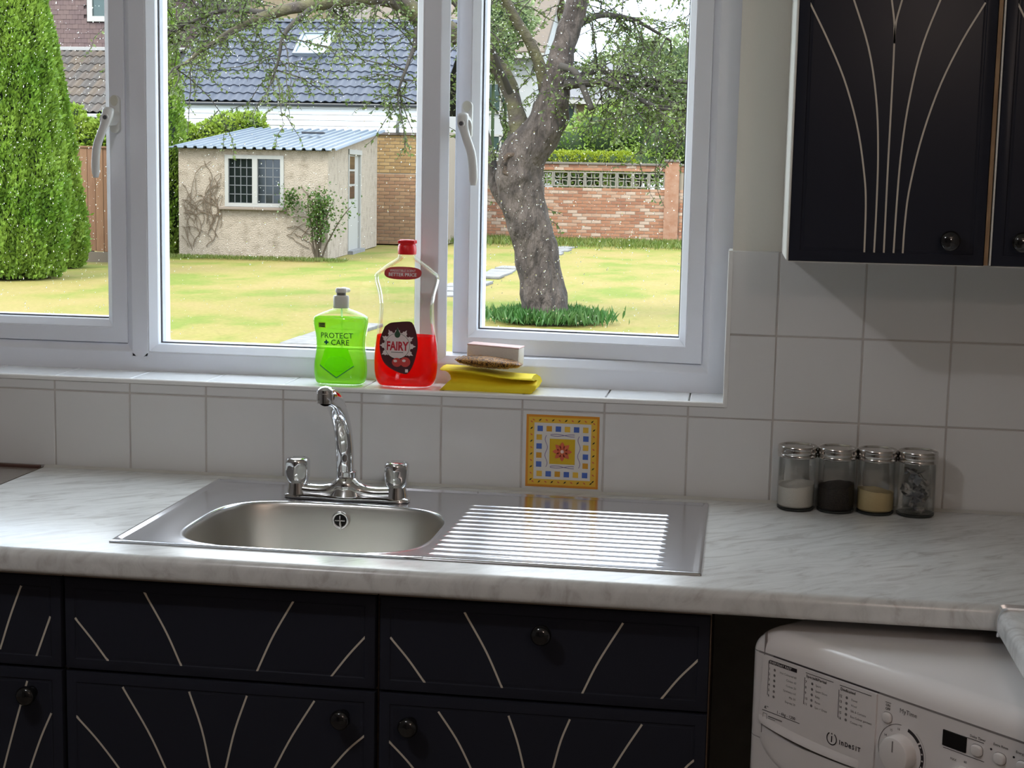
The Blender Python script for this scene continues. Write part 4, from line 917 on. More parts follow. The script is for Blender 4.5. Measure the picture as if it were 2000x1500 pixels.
# flower: ring of eleven petals cut like feathers
fl = MB(); NPt = 12
for i in range(NPt):
    a = R(90+i*360/NPt); ca, sa = math.cos(a), math.sin(a)
    if 235 < (90+i*360/NPt) % 360 < 305: continue
    prof_ = [(0.019, -0.0062), (0.0250, -0.0066), (0.0258, -0.0046), (0.0298, -0.0044), (0.0304, -0.0022), (0.0355, 0.0), (0.0304, 0.0022), (0.0298, 0.0044), (0.0258, 0.0046), (0.0250, 0.0066), (0.019, 0.0062)]
    P5 = [(LC[0]-0.001+(ca*r_-sa*q), LC[1]-0.001+(sa*r_+ca*q)*0.98) for r_, q in prof_]
    fl.add([(x, RP.front(x, z)-0.0013, z) for x, z in P5], [tuple(range(len(P5)))])
fl.build('printed_petals', PALE, rb, recalc=False)
def disc(cx, cz, rx, rz, mat, name, lift, n=4, m_=33): return wrap_poly(lambda u, v: (cx+rx*u*math.cos(v*2*math.pi), cz+rz*u*math.sin(v*2*math.pi)), n, m_, mat, RP, rb, name, lift)
disc(LC[0]-0.001, LC[1]-0.001, 0.0243, 0.0240, DKG, 'printed_ring', 0.0014); disc(LC[0]-0.001, LC[1]-0.001, 0.0236, 0.0233, PALE, 'printed_disc', 0.0015)
disc(LC[0]-0.001, LC[1]+0.0205, 0.0056, 0.0060, DKG, 'printed_drop', 0.0017)
dp = MB(); P6 = [(LC[0]-0.0060, LC[1]+0.022), (LC[0]-0.001, LC[1]+0.0335), (LC[0]+0.004, LC[1]+0.022)]; dp.add([(x, RP.front(x, z)-0.0017, z) for x, z in P6], [(0, 1, 2)]); dp.build('printed_drop', DKG, rb)
wrap_text('FAIRY', 0.0225, NAME, RP, LC[0]-0.001, LC[1]-0.0085, rb, 0.72, 0.0008, lift=0.0017)
wrap_poly(lambda u, v: (LC[0]-0.0125+0.0235*u, LC[1]-0.0132+0.0010*v), 9, 2, DKG, RP, rb, 'printed_line', 0.0018)
disc(LC[0]-0.001, LC[1]-0.0315, 0.0095, 0.0085, FRU, 'printed_fruit', 0.0018); disc(LC[0]+0.0150, LC[1]-0.0305, 0.0098, 0.0092, FRU, 'printed_fruit', 0.0018)
disc(LC[0]-0.004, LC[1]-0.0290, 0.0035, 0.0025, PALE, 'printed_highlight', 0.0020); disc(LC[0]+0.0125, LC[1]-0.0280, 0.0035, 0.0025, PALE, 'printed_highlight', 0.0020)
sm_ = MB(); sm_.add([(x, RP.front(x, z)-0.0017, z) for x, z in ((LC[0]+0.0150, LC[1]-0.0500), (LC[0]+0.0205, LC[1]-0.0500), (LC[0]+0.0205, LC[1]-0.0440), (LC[0]+0.0150, LC[1]-0.0440))], [(0, 1, 2, 3)]); sm_.build('printed_mark', PALE, rb)

# ------------------------------------------------------------------ cloth, scourer, sponge block stacked on the sill
YEL = pm('yellow_cloth', (0.95, 0.78, 0.03), 0.75, bump=0.25, bscale=350, col2=(0.90, 0.68, 0.02), nscale=12)
cl = MB(); n = 40; rings = []
X0c, X1c = 0.7555, 0.9390
for i in range(n):
    t = i/(n-1); x = X0c+(X1c-X0c)*t
    top = 0.0405-0.013*t+0.0015*math.sin(t*7); gap = 0.0205*(1-0.5*t)*(0.6+0.4*math.sin(t*3.0+0.4)); th = 0.0042
    sk_ = 0.010*(1-t)**5; bt = 0.0002
    # C-shaped section in (y, z): open to the front (-y), fold at the rear
    yf = 0.014+0.004*math.sin(t*5); yr = 0.094
    lowt = top-th-gap
    sec = [(yf, bt), (yf-0.002, bt+lowt*0.40), (yf+0.002, lowt*0.80), (yf+0.016, lowt*0.95), (yf+0.030, lowt+gap*0.30), (yf+0.032, lowt+gap*0.6), (yf+0.020, lowt+gap*0.92), (yf+0.004, top-th), (yf-0.001, top-th*0.6), (yf+0.001, top-th*0.1), (yf+0.010, top), (0.055, top+0.001), (yr-0.010, top), (yr-0.001, top-0.006), (yr, top*0.5), (yr-0.002, 0.004), (yr-0.008, bt)]
    e = 1.0 if 0.02 < t < 0.98 else 0.9
    xo = x+(0.012*(1-math.sin(math.pi*min(1, t/0.10)*0.5)) if t < 0.1 else 0)
    ring = []
    for (y, z) in sec:
        # the middle of the left end is drawn in, the lips flare out
        k = 1-abs(2*z/top-1); xx = x+0.020*k*max(0, 1-t/0.12)
        # rounded right end
        if t > 0.93: xx -= 0.010*((abs(2*z/top-1))**2)*((t-0.93)/0.07)
        ring.append((xx, y, z))
    rings.append(ring)
cl.loft(rings)
cloth = cl.build('folded_cloth', YEL, None, 60); cloth.location = (0, 0, SZ)
tag(cloth, 'folded yellow cleaning cloth on the tiled sill', 'cloth')
# metallic scourer: flattened pillow with pinched ends, looped mesh strands
SCR = pm('scourer_copper', (0.05, 0.018, 0.006), 0.4, 0.6, col2=(0.32, 0.15, 0.03), nscale=260, nmap=(0.42, 0.62), bump=0.9, bscale=420, bdist=0.002)
scr = tag(empty('scourer', (0.8430, 0.045, SZ+0.0425), R(4)), 'brown copper mesh scouring pad lying on the yellow cloth', 'scourer')
sb = MB(); rings = []
for i in range(26):
    t = i/25; x = -0.064+0.128*t; k = max(0.02, (math.sin(math.pi*t))**0.55); k2 = 0.25+0.75*k if 0 < i < 25 else 0.2
    rings.append([(x, 0.034*k2*math.cos(a*2*math.pi/28), 0.0105+0.0105*k*math.sin(a*2*math.pi/28)-0.0075*(t-0.5)) for a in range(28)])
sb.loft(rings); sb.build('pad', SCR, scr, True)
GOLD = pm('scourer_strand', (0.62, 0.36, 0.10), 0.3, 0.9)
stn = MB(); rg = random.Random(9)
for k in range(420):
    t = rg.uniform(0.05, 0.95); a = rg.uniform(-3.6, 0.9); kk = (math.sin(math.pi*t))**0.55; x = -0.064+0.128*t
    c = Vector((x, 0.034*(0.25+0.75*kk)*math.cos(a), 0.0105+0.0105*kk*math.sin(a)-0.0075*(t-0.5)))
    n_ = Vector((0, math.cos(a), 2.2*math.sin(a))).normalized(); d1 = Vector((rg.uniform(-1, 1), rg.uniform(-1, 1), rg.uniform(-1, 1))); d1 = (d1-n_*d1.dot(n_)).normalized()
    L_ = rg.uniform(0.002, 0.0045)
    stn.tube([c-d1*L_, c+n_*0.0016, c+d1*L_], 0.00035, 3, cap=False)
tag(stn.build('mesh_strands', GOLD, scr, True), kind='stuff')
SPG = pm('cream_sponge', (0.76, 0.70, 0.62), 0.85, bump=0.5, bscale=220, bdist=0.002)
sp_ = MB(); n = 12
sp_.box(-0.051, 0.051, -0.0215, 0.0215, 0.0, 0.036, 0.003)
sponge = sp_.build('sponge_block', SPG, None, 40); sponge.location = (0.8445, 0.0900, SZ+0.0430); sponge.rotation_euler = (0, R(2.2), R(-6))
sponge.location = (0.8480, 0.0900, SZ+0.0440)
tag(sponge, 'cream sponge block resting behind the scouring pad', 'sponge')
PINK = pm('pink_pad', (0.74, 0.52, 0.49), 0.8)
MB().box(-0.0512, 0.0512, -0.0217, 0.0217, 0.0345, 0.0372, 0.001).build('pink_face', PINK, sponge)
ALB = 0.295
# ================================================================== the garden
def cards(name, pos, dirs, size, ratio, mat, parent=None, rng=RNG, kind='stuff', fold=0.25):
    """leaf blades: one folded four-sided blade per position"""
    N = len(pos); d = dirs/np.maximum(1e-9, np.linalg.norm(dirs, axis=1, keepdims=True))
    r = rng.normal(size=(N, 3)); s_ = np.cross(d, r); s_ /= np.maximum(1e-9, np.linalg.norm(s_, axis=1, keepdims=True)); nn = np.cross(d, s_)
    L = size[:, None]; Wd = L*ratio
    v = np.empty((N, 4, 3)); v[:, 0] = pos; v[:, 1] = pos+d*L*0.45+s_*Wd*0.5+nn*L*fold*0.3; v[:, 2] = pos+d*L-nn*L*0.08; v[:, 3] = pos+d*L*0.45-s_*Wd*0.5+nn*L*fold*0.3
    f = np.arange(N*4).reshape(N, 4); f = np.concatenate([f[:, [0, 1, 2]], f[:, [0, 2, 3]]])
    o = link(name, np_mesh(name, v.reshape(-1, 3), f, mat), parent)
    if kind: o['kind'] = kind
    return o

# --- ground
def lawn_mat():
    m, N, L = new_mat('dry_lawn')
    out = N.new('ShaderNodeOutputMaterial'); b = N.new('ShaderNodeBsdfPrincipled'); L.new(b.outputs[0], out.inputs[0]); b.inputs['Roughness'].default_value = 0.9; b.inputs['Specular IOR Level'].default_value = 0.1
    t = N.new('ShaderNodeTexCoord'); mp = N.new('ShaderNodeMapping'); mp.inputs['Scale'].default_value = (0.55, 0.30, 1); L.new(t.outputs['Object'], mp.inputs[0])
    n = N.new('ShaderNodeTexNoise'); n.inputs['Scale'].default_value = 1.6; n.inputs['Detail'].default_value = 8; n.inputs['Roughness'].default_value = 0.6; L.new(mp.outputs[0], n.inputs['Vector'])
    r = N.new('ShaderNodeValToRGB'); e = r.color_ramp.elements; e[0].position = 0.38; e[0].color = (0.105, 0.128, 0.022, 1); e[1].position = 0.50; e[1].color = (0.158, 0.138, 0.040, 1)
    x = e.new(0.63); x.color = (0.180, 0.142, 0.052, 1)
    L.new(n.outputs['Fac'], r.inputs[0])
    n2 = N.new('ShaderNodeTexNoise'); n2.inputs['Scale'].default_value = 22; n2.inputs['Detail'].default_value = 6; L.new(t.outputs['Object'], n2.inputs['Vector'])
    mx = N.new('ShaderNodeMix'); mx.data_type = 'RGBA'; mx.blend_type = 'MULTIPLY'; mx.inputs[0].default_value = 0.55
    r2 = N.new('ShaderNodeValToRGB'); r2.color_ramp.elements[0].position = 0.3; r2.color_ramp.elements[0].color = (0.62, 0.66, 0.5, 1); r2.color_ramp.elements[1].position = 0.6; r2.color_ramp.elements[1].color = (1, 1, 1, 1)
    L.new(n2.outputs['Fac'], r2.inputs[0]); L.new(r.outputs[0], mx.inputs[6]); L.new(r2.outputs[0], mx.inputs[7]); L.new(mx.outputs[2], b.inputs['Base Color'])
    return m
lw = MB(); lw.grid(40, 60, lambda u, v: (-40+80*u, 0.27+79*v, 0.0 if v < 0.02 else -0.0+0.03*mnoise.noise(Vector((-40+80*u, 79*v, 0))*0.25)-0.015))
lawn = tag(lw.build('lawn', lawn_mat(), smooth=True), 'sun-bleached yellow green lawn beyond the window', kind='structure')
GRASSG = leaf_mat('long_grass', (0.28, 0.46, 0.07), (0.50, 0.56, 0.14), 4)
GRASSY = leaf_mat('dry_grass', (0.42, 0.42, 0.12), (0.56, 0.48, 0.20), 3)
def grass(name, pts, hmin, hmax, mat, label, parent=None):
    N = len(pts); P = np.zeros((N, 3)); P[:, :2] = pts; d = RNG.normal(size=(N, 3))*0.35; d[:, 2] = 1
    o = cards(name, P, d, RNG.uniform(hmin, hmax, N), 0.16, mat, parent); tag(o, label, 'grass', kind='stuff'); return o
xy = np.stack([RNG.uniform(-6.0, 1.2, 9000), 32.6-np.abs(RNG.normal(0, 1.0, 9000))], 1); grass('long_grass', xy, 0.06, 0.20, GRASSG, 'rough green grass along the foot of the brick wall')
a_ = RNG.uniform(0, 6.283, 2600); r_ = 0.26+np.abs(RNG.normal(0, 0.14, 2600)); tb = atz(1066, 628, 0)
xy = np.stack([tb.x+0.02+np.cos(a_)*r_*1.15, tb.y+0.05+np.sin(a_)*r_], 1); grass('long_grass', xy, 0.06, 0.19, leaf_mat('tree_grass', (0.10, 0.36, 0.06), (0.22, 0.44, 0.12), 5), 'tuft of bright green grass round the apple tree foot')
xy = np.stack([RNG.uniform(-8.6, -5.3, 3500), 22.70-np.abs(RNG.normal(0, 0.22, 3500))], 1); grass('long_grass', xy, 0.02, 0.085, GRASSG, 'weedy green grass along the shed wall')
# --- stepping-stone path of concrete slabs, half overgrown
CONC = pm('old_concrete', (0.36, 0.36, 0.36), 0.9, col2=(0.50, 0.49, 0.47), nscale=9, bump=0.4, bscale=30, bdist=0.01)
path = tag(MB().box(-2.62, -2.14, 10.0, 30.5, -0.12, -0.05).build('garden_path', pm('path_bed', (0.40, 0.38, 0.16), 0.95, col2=(0.30, 0.36, 0.09), nscale=5)), 'grey slab path crossing the lawn', kind='structure')
sl = MB().box(-0.20, 0.20, -0.30, 0.30, -0.03, 0.012, 0.01).mesh('paving_slab', CONC)
for i in range(28):
    y = 10.35+i*0.74
    if i in (3, 4, 5, 6, 7, 12, 17, 18, 22): continue
    link('paving_slab', sl, path, (-2.40+random.uniform(-0.05, 0.05), y, random.uniform(-0.004, 0.010)), (0, 0, random.uniform(-0.08, 0.08)))
# --- fence
FEN = [pm('fence_wood_%d' % i, c, 0.75, col2=c2, nscale=6, stretch=(6, 6, 0.6), bump=0.2, bscale=30) for i, (c, c2) in enumerate([((0.42, 0.20, 0.095), (0.50, 0.26, 0.13)), ((0.37, 0.17, 0.08), (0.46, 0.23, 0.12))])]
f0, f1 = at(125, 288, 20.6), at(262, 288, 20.6)
fence = tag(empty('garden_fence', ((f0.x+f1.x)/2, 20.6, 0)), 'brown wooden board fence between conifers and shed', 'fence')
nb = 9; bw = (f1.x-f0.x)/nb; hz = f0.z
for k in range(2):
    bm_ = MB().box(-bw/2+0.003, bw/2-0.003, -0.012, 0.012, 0.17, hz, 0.002).mesh('board', FEN[k])
    for i in range(k, nb, 2): link('board', bm_, fence, (f0.x+(i+0.5)*bw-fence.location.x, random.uniform(-0.006, 0.006), random.uniform(-0.01, 0.01)))
MB().box(f0.x-fence.location.x, f1.x-fence.location.x, -0.025, 0.025, 0.0, 0.165, 0.004).build('gravel_board', pm('gravel_board_wood', (0.30, 0.24, 0.18), 0.8), fence)
MB().box(f0.x-fence.location.x, f1.x-fence.location.x, -0.03, 0.03, hz, hz+0.03, 0.004).build('capping_rail', FEN[1], fence)
for x in (f0.x, (f0.x+f1.x)/2+0.2, f1.x): MB().box(x-0.04-fence.location.x, x+0.04-fence.location.x, 0.014, 0.09, 0, hz-0.01).build('post', FEN[1], fence)

# --- shed
SHR = R(4.8); sc_ = Vector((-5.722, 22.97, 0))
shed = tag(empty('garden_shed', sc_, SHR), 'pebbledashed garden shed with metal roof and lattice window', 'shed')
SL, SD, SH0, SH1 = 2.60, 5.55, 1.86, 2.33      # front length (to -x), depth, eave heights front and back
PEB = pm('pebbledash', (0.90, 0.76, 0.60), 0.95, col2=(0.50, 0.40, 0.29), nscale=6.0, bump=1.0, bscale=48, bdist=0.025, nmap=(0.50, 0.80), detail=12)
WHP = pm('shed_white_paint', (0.78, 0.77, 0.72), 0.6); DKG2 = pm('dark_shed_glass', (0.020, 0.026, 0.028), 0.10); LEAD = pm('lead_strip', (0.30, 0.31, 0.32), 0.5)
sw = MB(); t = 0.12
wz0, wz1, wx0, wx1 = 0.885, 1.765, -1.79, -0.765
sw.box(-SL, wx0, 0, t, 0, SH0); sw.box(wx1, 0, 0, t, 0, SH0); sw.box(wx0, wx1, 0, t, 0, wz0); sw.box(wx0, wx1, 0, t, wz1, SH0)
dy0, dy1, dz = 2.02, 2.02+1.42, 1.93
def side(x0, x1):
    def zt(y): return SH0+(SH1-SH0)*y/SD
    sw.prism([(t, 0), (dy0, 0), (dy0, zt(dy0)), (t, zt(t))], x0, x1, axis='x'); sw.prism([(dy1, 0), (SD, 0), (SD, zt(SD)), (dy1, zt(dy1))], x0, x1, axis='x')
    sw.prism([(dy0, dz), (dy1, dz), (dy1, zt(dy1)), (dy0, zt(dy0))], x0, x1, axis='x')
side(-t, 0); sw.prism([(t, 0), (SD, 0), (SD, SH1), (t, SH0)], -SL, -SL+t, axis='x'); sw.box(-SL+t, -t, SD-t, SD, 0, SH1)
sw.build('walls', PEB, shed)
rf = MB(); nr = 17; pitch = (SL+0.30)/nr; xs_ = []
for i in range(nr):
    x = -SL-0.14+i*pitch
    for dx_, h in ((0, 0), (pitch*0.52, 0), (pitch*0.62, 0.034), (pitch*0.86, 0.034), (pitch*0.96, 0)): xs_.append((x+dx_, h))
slope = (SH1-SH0)/SD
ya, yb = -0.13, SD+0.10
za, zb = SH0+0.03+slope*ya, SH0+0.03+slope*yb
n = len(xs_); vs = [(x, ya, za+h) for x, h in xs_]+[(x, yb, zb+h) for x, h in xs_]+[(x, ya, za+h-0.014) for x, h in xs_]+[(x, yb, zb+h-0.014) for x, h in xs_]
fs = []
for i in range(n-1): fs += [(i, i+1, n+i+1, n+i), (2*n+i, 3*n+i, 3*n+i+1, 2*n+i+1), (i, 2*n+i, 2*n+i+1, i+1)]
rf.add(vs, fs); rfo = rf.build('corrugated_roof', pm('blue_grey_sheet', (0.24, 0.32, 0.42), 0.55, col2=(0.32, 0.40, 0.50), nscale=1.5, stretch=(6, 0.5, 1)), shed)
MB().box(-1.05, -0.62, 2.9, 3.05, SH0+0.36, SH0+0.40, 0.01).build('roof_offcut', pm('dark_slate_bit', (0.05, 0.06, 0.08), 0.6), rfo)
# window: white frame, two casements of leaded panes
sw_ = empty('window', ((wx0+wx1)/2, 0, wz0), 0, shed); hw = (wx1-wx0)/2; wh = wz1-wz0
MB().ring(-hw, hw, 0, wh, [(0, 0.10), (0, -0.02), (0.062, -0.02), (0.062, 0.06)], close=True).build('frame', WHP, sw_); MB().box(-0.035, 0.055, -0.022, 0.06, 0.05, wh-0.05).build('mullion', WHP, sw_)
MB().box(-hw-0.09, hw+0.05, -0.09, 0.02, -0.055, -0.005, 0.01).build('sill', pm('shed_sill', (0.50, 0.40, 0.32), 0.8), sw_)
def leaded(x0, x1, z0, z1, nc, nrw):
    pw, ph = (x1-x0)/nc, (z1-z0)/nrw; pm_ = MB().box(0.006, pw-0.006, -0.003, 0.003, 0.006, ph-0.006).mesh('pane', DKG2)
    for i in range(nc):
        for j in range(nrw): link('pane', pm_, sw_, (x0+i*pw, 0.035, z0+j*ph), (random.uniform(-0.02, 0.02), 0, 0))
    l = MB()
    for i in range(nc+1): l.box(x0+i*pw-0.007, x0+i*pw+0.007, 0.026, 0.036, z0, z1)
    for j in range(nrw+1): l.box(x0, x1, 0.026, 0.036, z0+j*ph-0.007, z0+j*ph+0.007)
    l.build('lead_lattice', LEAD, sw_)
leaded(-hw+0.062, -0.035, 0.062, wh-0.062, 4, 5); leaded(0.055, hw-0.062, 0.062, wh-0.062, 3, 5)
# side door with three small panes
sd = empty('door', (0, (dy0+dy1)/2, 0.04), 0, shed); dw_ = (dy1-dy0)/2
MB().box(-0.10, 0.015, -dw_, -dw_+0.09, 0, dz-0.04).build('frame_post', WHP, sd); MB().box(-0.10, 0.015, dw_-0.09, dw_, 0, dz-0.04).build('frame_post', WHP, sd); MB().box(-0.10, 0.03, -dw_, dw_, dz-0.13, dz-0.04).build('frame_head', WHP, sd)
MB().box(-0.075, -0.03, -dw_+0.09, dw_-0.09, 0.02, dz-0.13).build('leaf', WHP, sd)
for k in range(3): MB().box(-0.032, -0.022, -dw_+0.20, dw_-0.55, 0.98+k*0.275, 0.98+k*0.275+0.235).build('pane', DKG2, sd)
MB().box(-0.10, 0.10, -dw_, dw_, -0.06, 0.02).build('door_step', CONC, sd)
# dead ivy stems on the front wall
iv = MB(); rg = random.Random(4)
for k in range(52):
    x = rg.choice([rg.uniform(-2.5, -1.85), rg.uniform(-2.5, -2.0), rg.uniform(-0.5, -0.05)]); z = rg.uniform(0.1, 1.0); p = [(x, -0.012, z)]; a = rg.uniform(0.8, 2.1)
    for s in range(rg.randint(6, 12)):
        a += rg.uniform(-0.7, 0.7); x += 0.09*math.cos(a)*rg.uniform(0.5, 1.2); z += 0.085*math.sin(a); 
        if not (-2.55 < x < -1.83 or -0.72 < x < -0.03) or not 0.05 < z < 1.8: break
        p.append((x, -0.012-rg.random()*0.012, z))
    if len(p) > 2: iv.tube(p, [rg.uniform(0.004, 0.008)]*len(p), 5)
tag(iv.build('dead_ivy_stems', pm('dead_ivy', (0.32, 0.23, 0.15), 0.9), shed), 'tangle of dead brown ivy stems on the wall', kind='stuff')

# --- climbing rose at the shed corner
LEAFG = leaf_mat('rose_leaf', (0.10, 0.24, 0.03), (0.24, 0.40, 0.07), 6)
rp_ = Vector((-5.82, 22.72, 0)); rose = tag(empty('climbing_rose', rp_), 'sparse climbing rose growing up the shed corner', 'shrub')
stm = MB(); rg = random.Random(3); tips = []
for k in range(9):
    p = [Vector((rg.uniform(-0.06, 0.06), rg.uniform(-0.05, 0.03), 0))]; a = Vector((rg.uniform(-0.18, 0.18), rg.uniform(-0.06, 0.02), 1))
    for s in range(10):
        a += Vector((rg.uniform(-0.16, 0.16), rg.uniform(-0.05, 0.05), 0)); p.append(p[-1]+a.normalized()*rg.uniform(0.09, 0.135))
        if s > 4: tips.append(p[-1].copy())
    stm.tube(p, [0.022-0.0016*i for i in range(len(p))], 6)
stm.build('stems', pm('rose_stem', (0.16, 0.12, 0.07), 0.9), rose)
ps = []
for q in tips:
    for s in range(16): ps.append(q+Vector((rg.gauss(0, 0.09), rg.gauss(-0.02, 0.06), rg.gauss(0, 0.08))))
for s in range(420): ps.append(Vector((rg.gauss(0.02, 0.09), rg.gauss(-0.03, 0.06), rg.uniform(0.35, 1.05))))
for s in range(260): ps.append(Vector((rg.gauss(-0.52, 0.09), 0.05+rg.gauss(-0.02, 0.03), rg.gauss(1.02, 0.10))))
ps = np.array([tuple(q) for q in ps]); cards('leaves', ps, RNG.normal(size=ps.shape), RNG.uniform(0.035, 0.075, len(ps)), 0.6, LEAFG, rose)

# --- brick helper
def bricks(parent, xs0, xs1, zs0, zs1, y, mats, limit, off, depth=0.10, bl=0.215, bh=0.065, jn=0.010, skip=None, seed=1):
    rg = random.Random(seed); ms = [MB().box(-bl/2, bl/2, 0, depth, 0, bh, 0.004).mesh('brick', m) for m in mats]; hs = [MB().box(-bl/4+jn/4, bl/4-jn/4, 0, depth, 0, bh, 0.004).mesh('brick', m) for m in mats]
    n = 0; z = zs0; row = 0; rest = [MB() for _ in mats]
    while z+bh <= zs1+0.02:
        x = xs0+(0 if row % 2 == 0 else (bl+jn)/2)
        if row % 2: 
            if not (skip and skip(xs0+bl/4, z)): link('brick', hs[rg.randrange(len(mats))], parent, (xs0+bl/4-jn/4-off.x, y-off.y+rg.uniform(0, 0.006), z-off.z)); n += 1
        while x+bl <= xs1+0.12:
            c = x+bl/2; k = rg.randrange(len(mats)); dy = rg.uniform(0, 0.006)
            if not (skip and skip(c, z)):
                if limit(c, z): link('brick', ms[k], parent, (c-off.x, y-off.y+dy, z-off.z)); n += 1
                else: rest[k].box(c-bl/2-off.x, c+bl/2-off.x, y-off.y+dy, y-off.y+dy+depth, z-off.z, z+bh-off.z)
            x += bl+jn
        z += bh+jn; row += 1
    for k, m in enumerate(rest):
        if m.v: tag(m.build('brickwork', mats[k], parent), kind='stuff')
    return n
def bm3(nm, cs): return [pm('%s_%d' % (nm, i), c, 0.9, bump=0.5, bscale=25, bdist=0.01, col2=tuple(min(1, q*1.25) for q in c), nscale=8) for i, c in enumerate(cs)]
REDB = bm3('red_brick', [(0.60, 0.27, 0.145), (0.66, 0.32, 0.18), (0.52, 0.23, 0.13), (0.72, 0.44, 0.29), (0.82, 0.60, 0.45), (0.62, 0.29, 0.16)])
YELB = bm3('yellow_brick', [(0.52, 0.33, 0.13), (0.58, 0.38, 0.16), (0.46, 0.28, 0.11)])
BRNB = bm3('brown_brick', [(0.48, 0.27, 0.14), (0.54, 0.32, 0.17), (0.44, 0.24, 0.13)])
MORT = pm('mortar', (0.60, 0.50, 0.38), 0.95)
# --- garden wall with a band of pierced screen blocks
GY = 33.1; gw0, gw1 = -6.2, 12.4
gwall = tag(empty('garden_wall', (-1.5, GY, 0)), 'red brick garden wall with a band of pierced concrete blocks', 'wall'); go = Vector((-1.5, GY, 0))
co = MB(); co.box(gw0+1.5, gw1+1.5, 0.012, 0.20, 0, 1.265); co.box(gw0+1.5, -3.62+1.5, 0.012, 0.20, 1.265, 1.80); co.box(-0.40+1.5, gw1+1.5, 0.012, 0.20, 1.265, 1.80); co.box(-3.62+1.5, -0.40+1.5, 0.012, 0.20, 1.66, 1.80); co.build('mortar_core', MORT, gwall)
trunk_hide = lambda x, z: -4.15 < x < -3.45+0.0 and z < 1.5
nb1 = bricks(gwall, gw0, gw1, 0.0, 1.265-0.01, GY, REDB, lambda x, z: -3.40 < x < -0.42, go, seed=2)
nb2 = bricks(gwall, gw0, gw1, 1.665, 1.80, GY, REDB, lambda x, z: -3.40 < x < -0.42, go, seed=5)
bricks(gwall, gw0, -3.62, 1.275, 1.665, GY, REDB, lambda x, z: False, go, seed=6); bricks(gwall, -0.02, gw1, 1.275, 1.665, GY, REDB, lambda x, z: False, go, seed=8)
cp_ = MB().box(-0.30, 0.30, -0.035, 0.235, 1.805, 1.855, 0.008).mesh('coping_stone', pm('coping_concrete', (0.30, 0.26, 0.22), 0.9, col2=(0.40, 0.35, 0.30), nscale=6))
for i in range(30): link('coping_stone', cp_, gwall, (gw0+0.31+i*0.62+1.5, 0, 0))
# pillar
pl_ = MB(); pl_.box(-0.475+1.5, -0.145+1.5, -0.07, 0.02, 0, 1.90); pl_.build('pillar', pm('pillar_brick', (0.60, 0.29, 0.165), 0.9, col2=(0.70, 0.40, 0.26), nscale=9, bump=0.5, bscale=20, bdist=0.01), gwall)
MB().box(-0.50+1.5, -0.12+1.5, -0.10, 0.04, 1.90, 1.95, 0.01).build('pillar_cap', MATS['coping_concrete'], gwall)
# pierced blocks: square frame with curved leaves round a centre
SB = 0.372; blk = MB(); hb = SB/2
blk.ring(-hb+0.004, hb-0.004, -hb+0.012, hb-0.012, [(0, 0.02), (0, 0.10), (0.028, 0.10), (0.028, 0.02)], close=True)
for q in range(4):
    a0 = q*math.pi/2
    for sg in (-1, 1):
        pts = []
        for i in range(7):
            t_ = i/6; r_ = 0.03+0.185*t_; a = a0+math.pi/4+sg*0.50*math.sin(math.pi*t_)
            pts.append((min(hb-0.02, max(-hb+0.02, r_*math.cos(a))), 0.06, min(hb-0.02, max(-hb+0.02, r_*math.sin(a)))))
        blk.tube(pts, 0.014, 4)
blm = blk.mesh('screen_block', pm('block_concrete', (0.50, 0.46, 0.38), 0.9))
for i in range(9): link('screen_block', blm, gwall, (-0.475-SB/2-i*SB+1.5, 0.0, 1.465))

# --- garage behind the shed: brick below, white boards above, grey pantiled roof
GA = 29.6; gx0, gx1 = -11.25, -5.05
gar = tag(empty('garage', (-8.5, GA, 0)), 'brick garage with white boarded band and blue-grey pantiled roof', 'building'); gao = Vector((-8.5, GA, 0))
MB().box(gx0+8.5, gx1+8.5, 0.015, 3.6, 0, 2.42).build('wall_core', MORT, gar)
bricks(gar, -6.62, gx1-0.1, 1.52, 2.36, GA, YELB, lambda x, z: -6.6 < x < -5.62, gao, seed=11); bricks(gar, -6.62, gx1-0.1, 0.0, 1.50, GA, BRNB, lambda x, z: -6.6 < x < -5.62, gao, seed=12)
BRD = pm('white_board', (1.75, 1.80, 1.85), 0.5)
nbz = 5; z0g, z1g = 2.37, 2.955
for i in range(nbz):
    za, zb = z0g+(z1g-z0g)*i/nbz, z0g+(z1g-z0g)*(i+1)/nbz; m = MB(); m.prism([(-0.055, za+0.004), (-0.035, zb), (0.02, zb), (0.02, za+0.004)], gx0+8.5, gx1+8.5, axis='x'); m.build('board', BRD, gar)
MB().box(gx0+8.45, gx1+8.55, -0.05, 0.03, z0g-0.05, z0g, 0.005).build('drip_board', pm('drip_dark', (0.20, 0.16, 0.14), 0.7), gar)
# downpipe bracket seen by the right end
MB().tube([(-5.95+8.5, -0.10, 2.98), (-5.93+8.5, -0.12, 2.75), (-5.99+8.5, -0.10, 2.55), (-5.99+8.5, -0.10, 2.35)], 0.035, 8).build('downpipe', pm('grey_pipe', (0.35, 0.36, 0.38), 0.5), gar, True)
RPW, RPG = 0.20, 0.322; pit = R(33.5)
EY, EZ = -0.16, 2.965
def pan_mesh(name, mat, w_=RPW, g_=RPG, amp=0.030):
    m = MB(); n = 13; lap = 0.05; A = []; 
    for (yy, zz) in ((0.0, 0.026), (g_+lap, 0.0)):
        A.append([(w_*i/(n-1)*1.02-w_/2, yy, zz+amp*(0.5-0.5*math.cos(2*math.pi*(i/(n-1))))**1.15) for i in range(n)])
    vs = A[0]+A[1]+[(x, y, z-0.016) for x, y, z in A[0]]
    fs = [(i, i+1, n+i+1, n+i) for i in range(n-1)]+[(2*n+i, 2*n+i+1, i+1, i) for i in range(n-1)]
    m.add(vs, fs); return m.mesh(name, mat, 40)
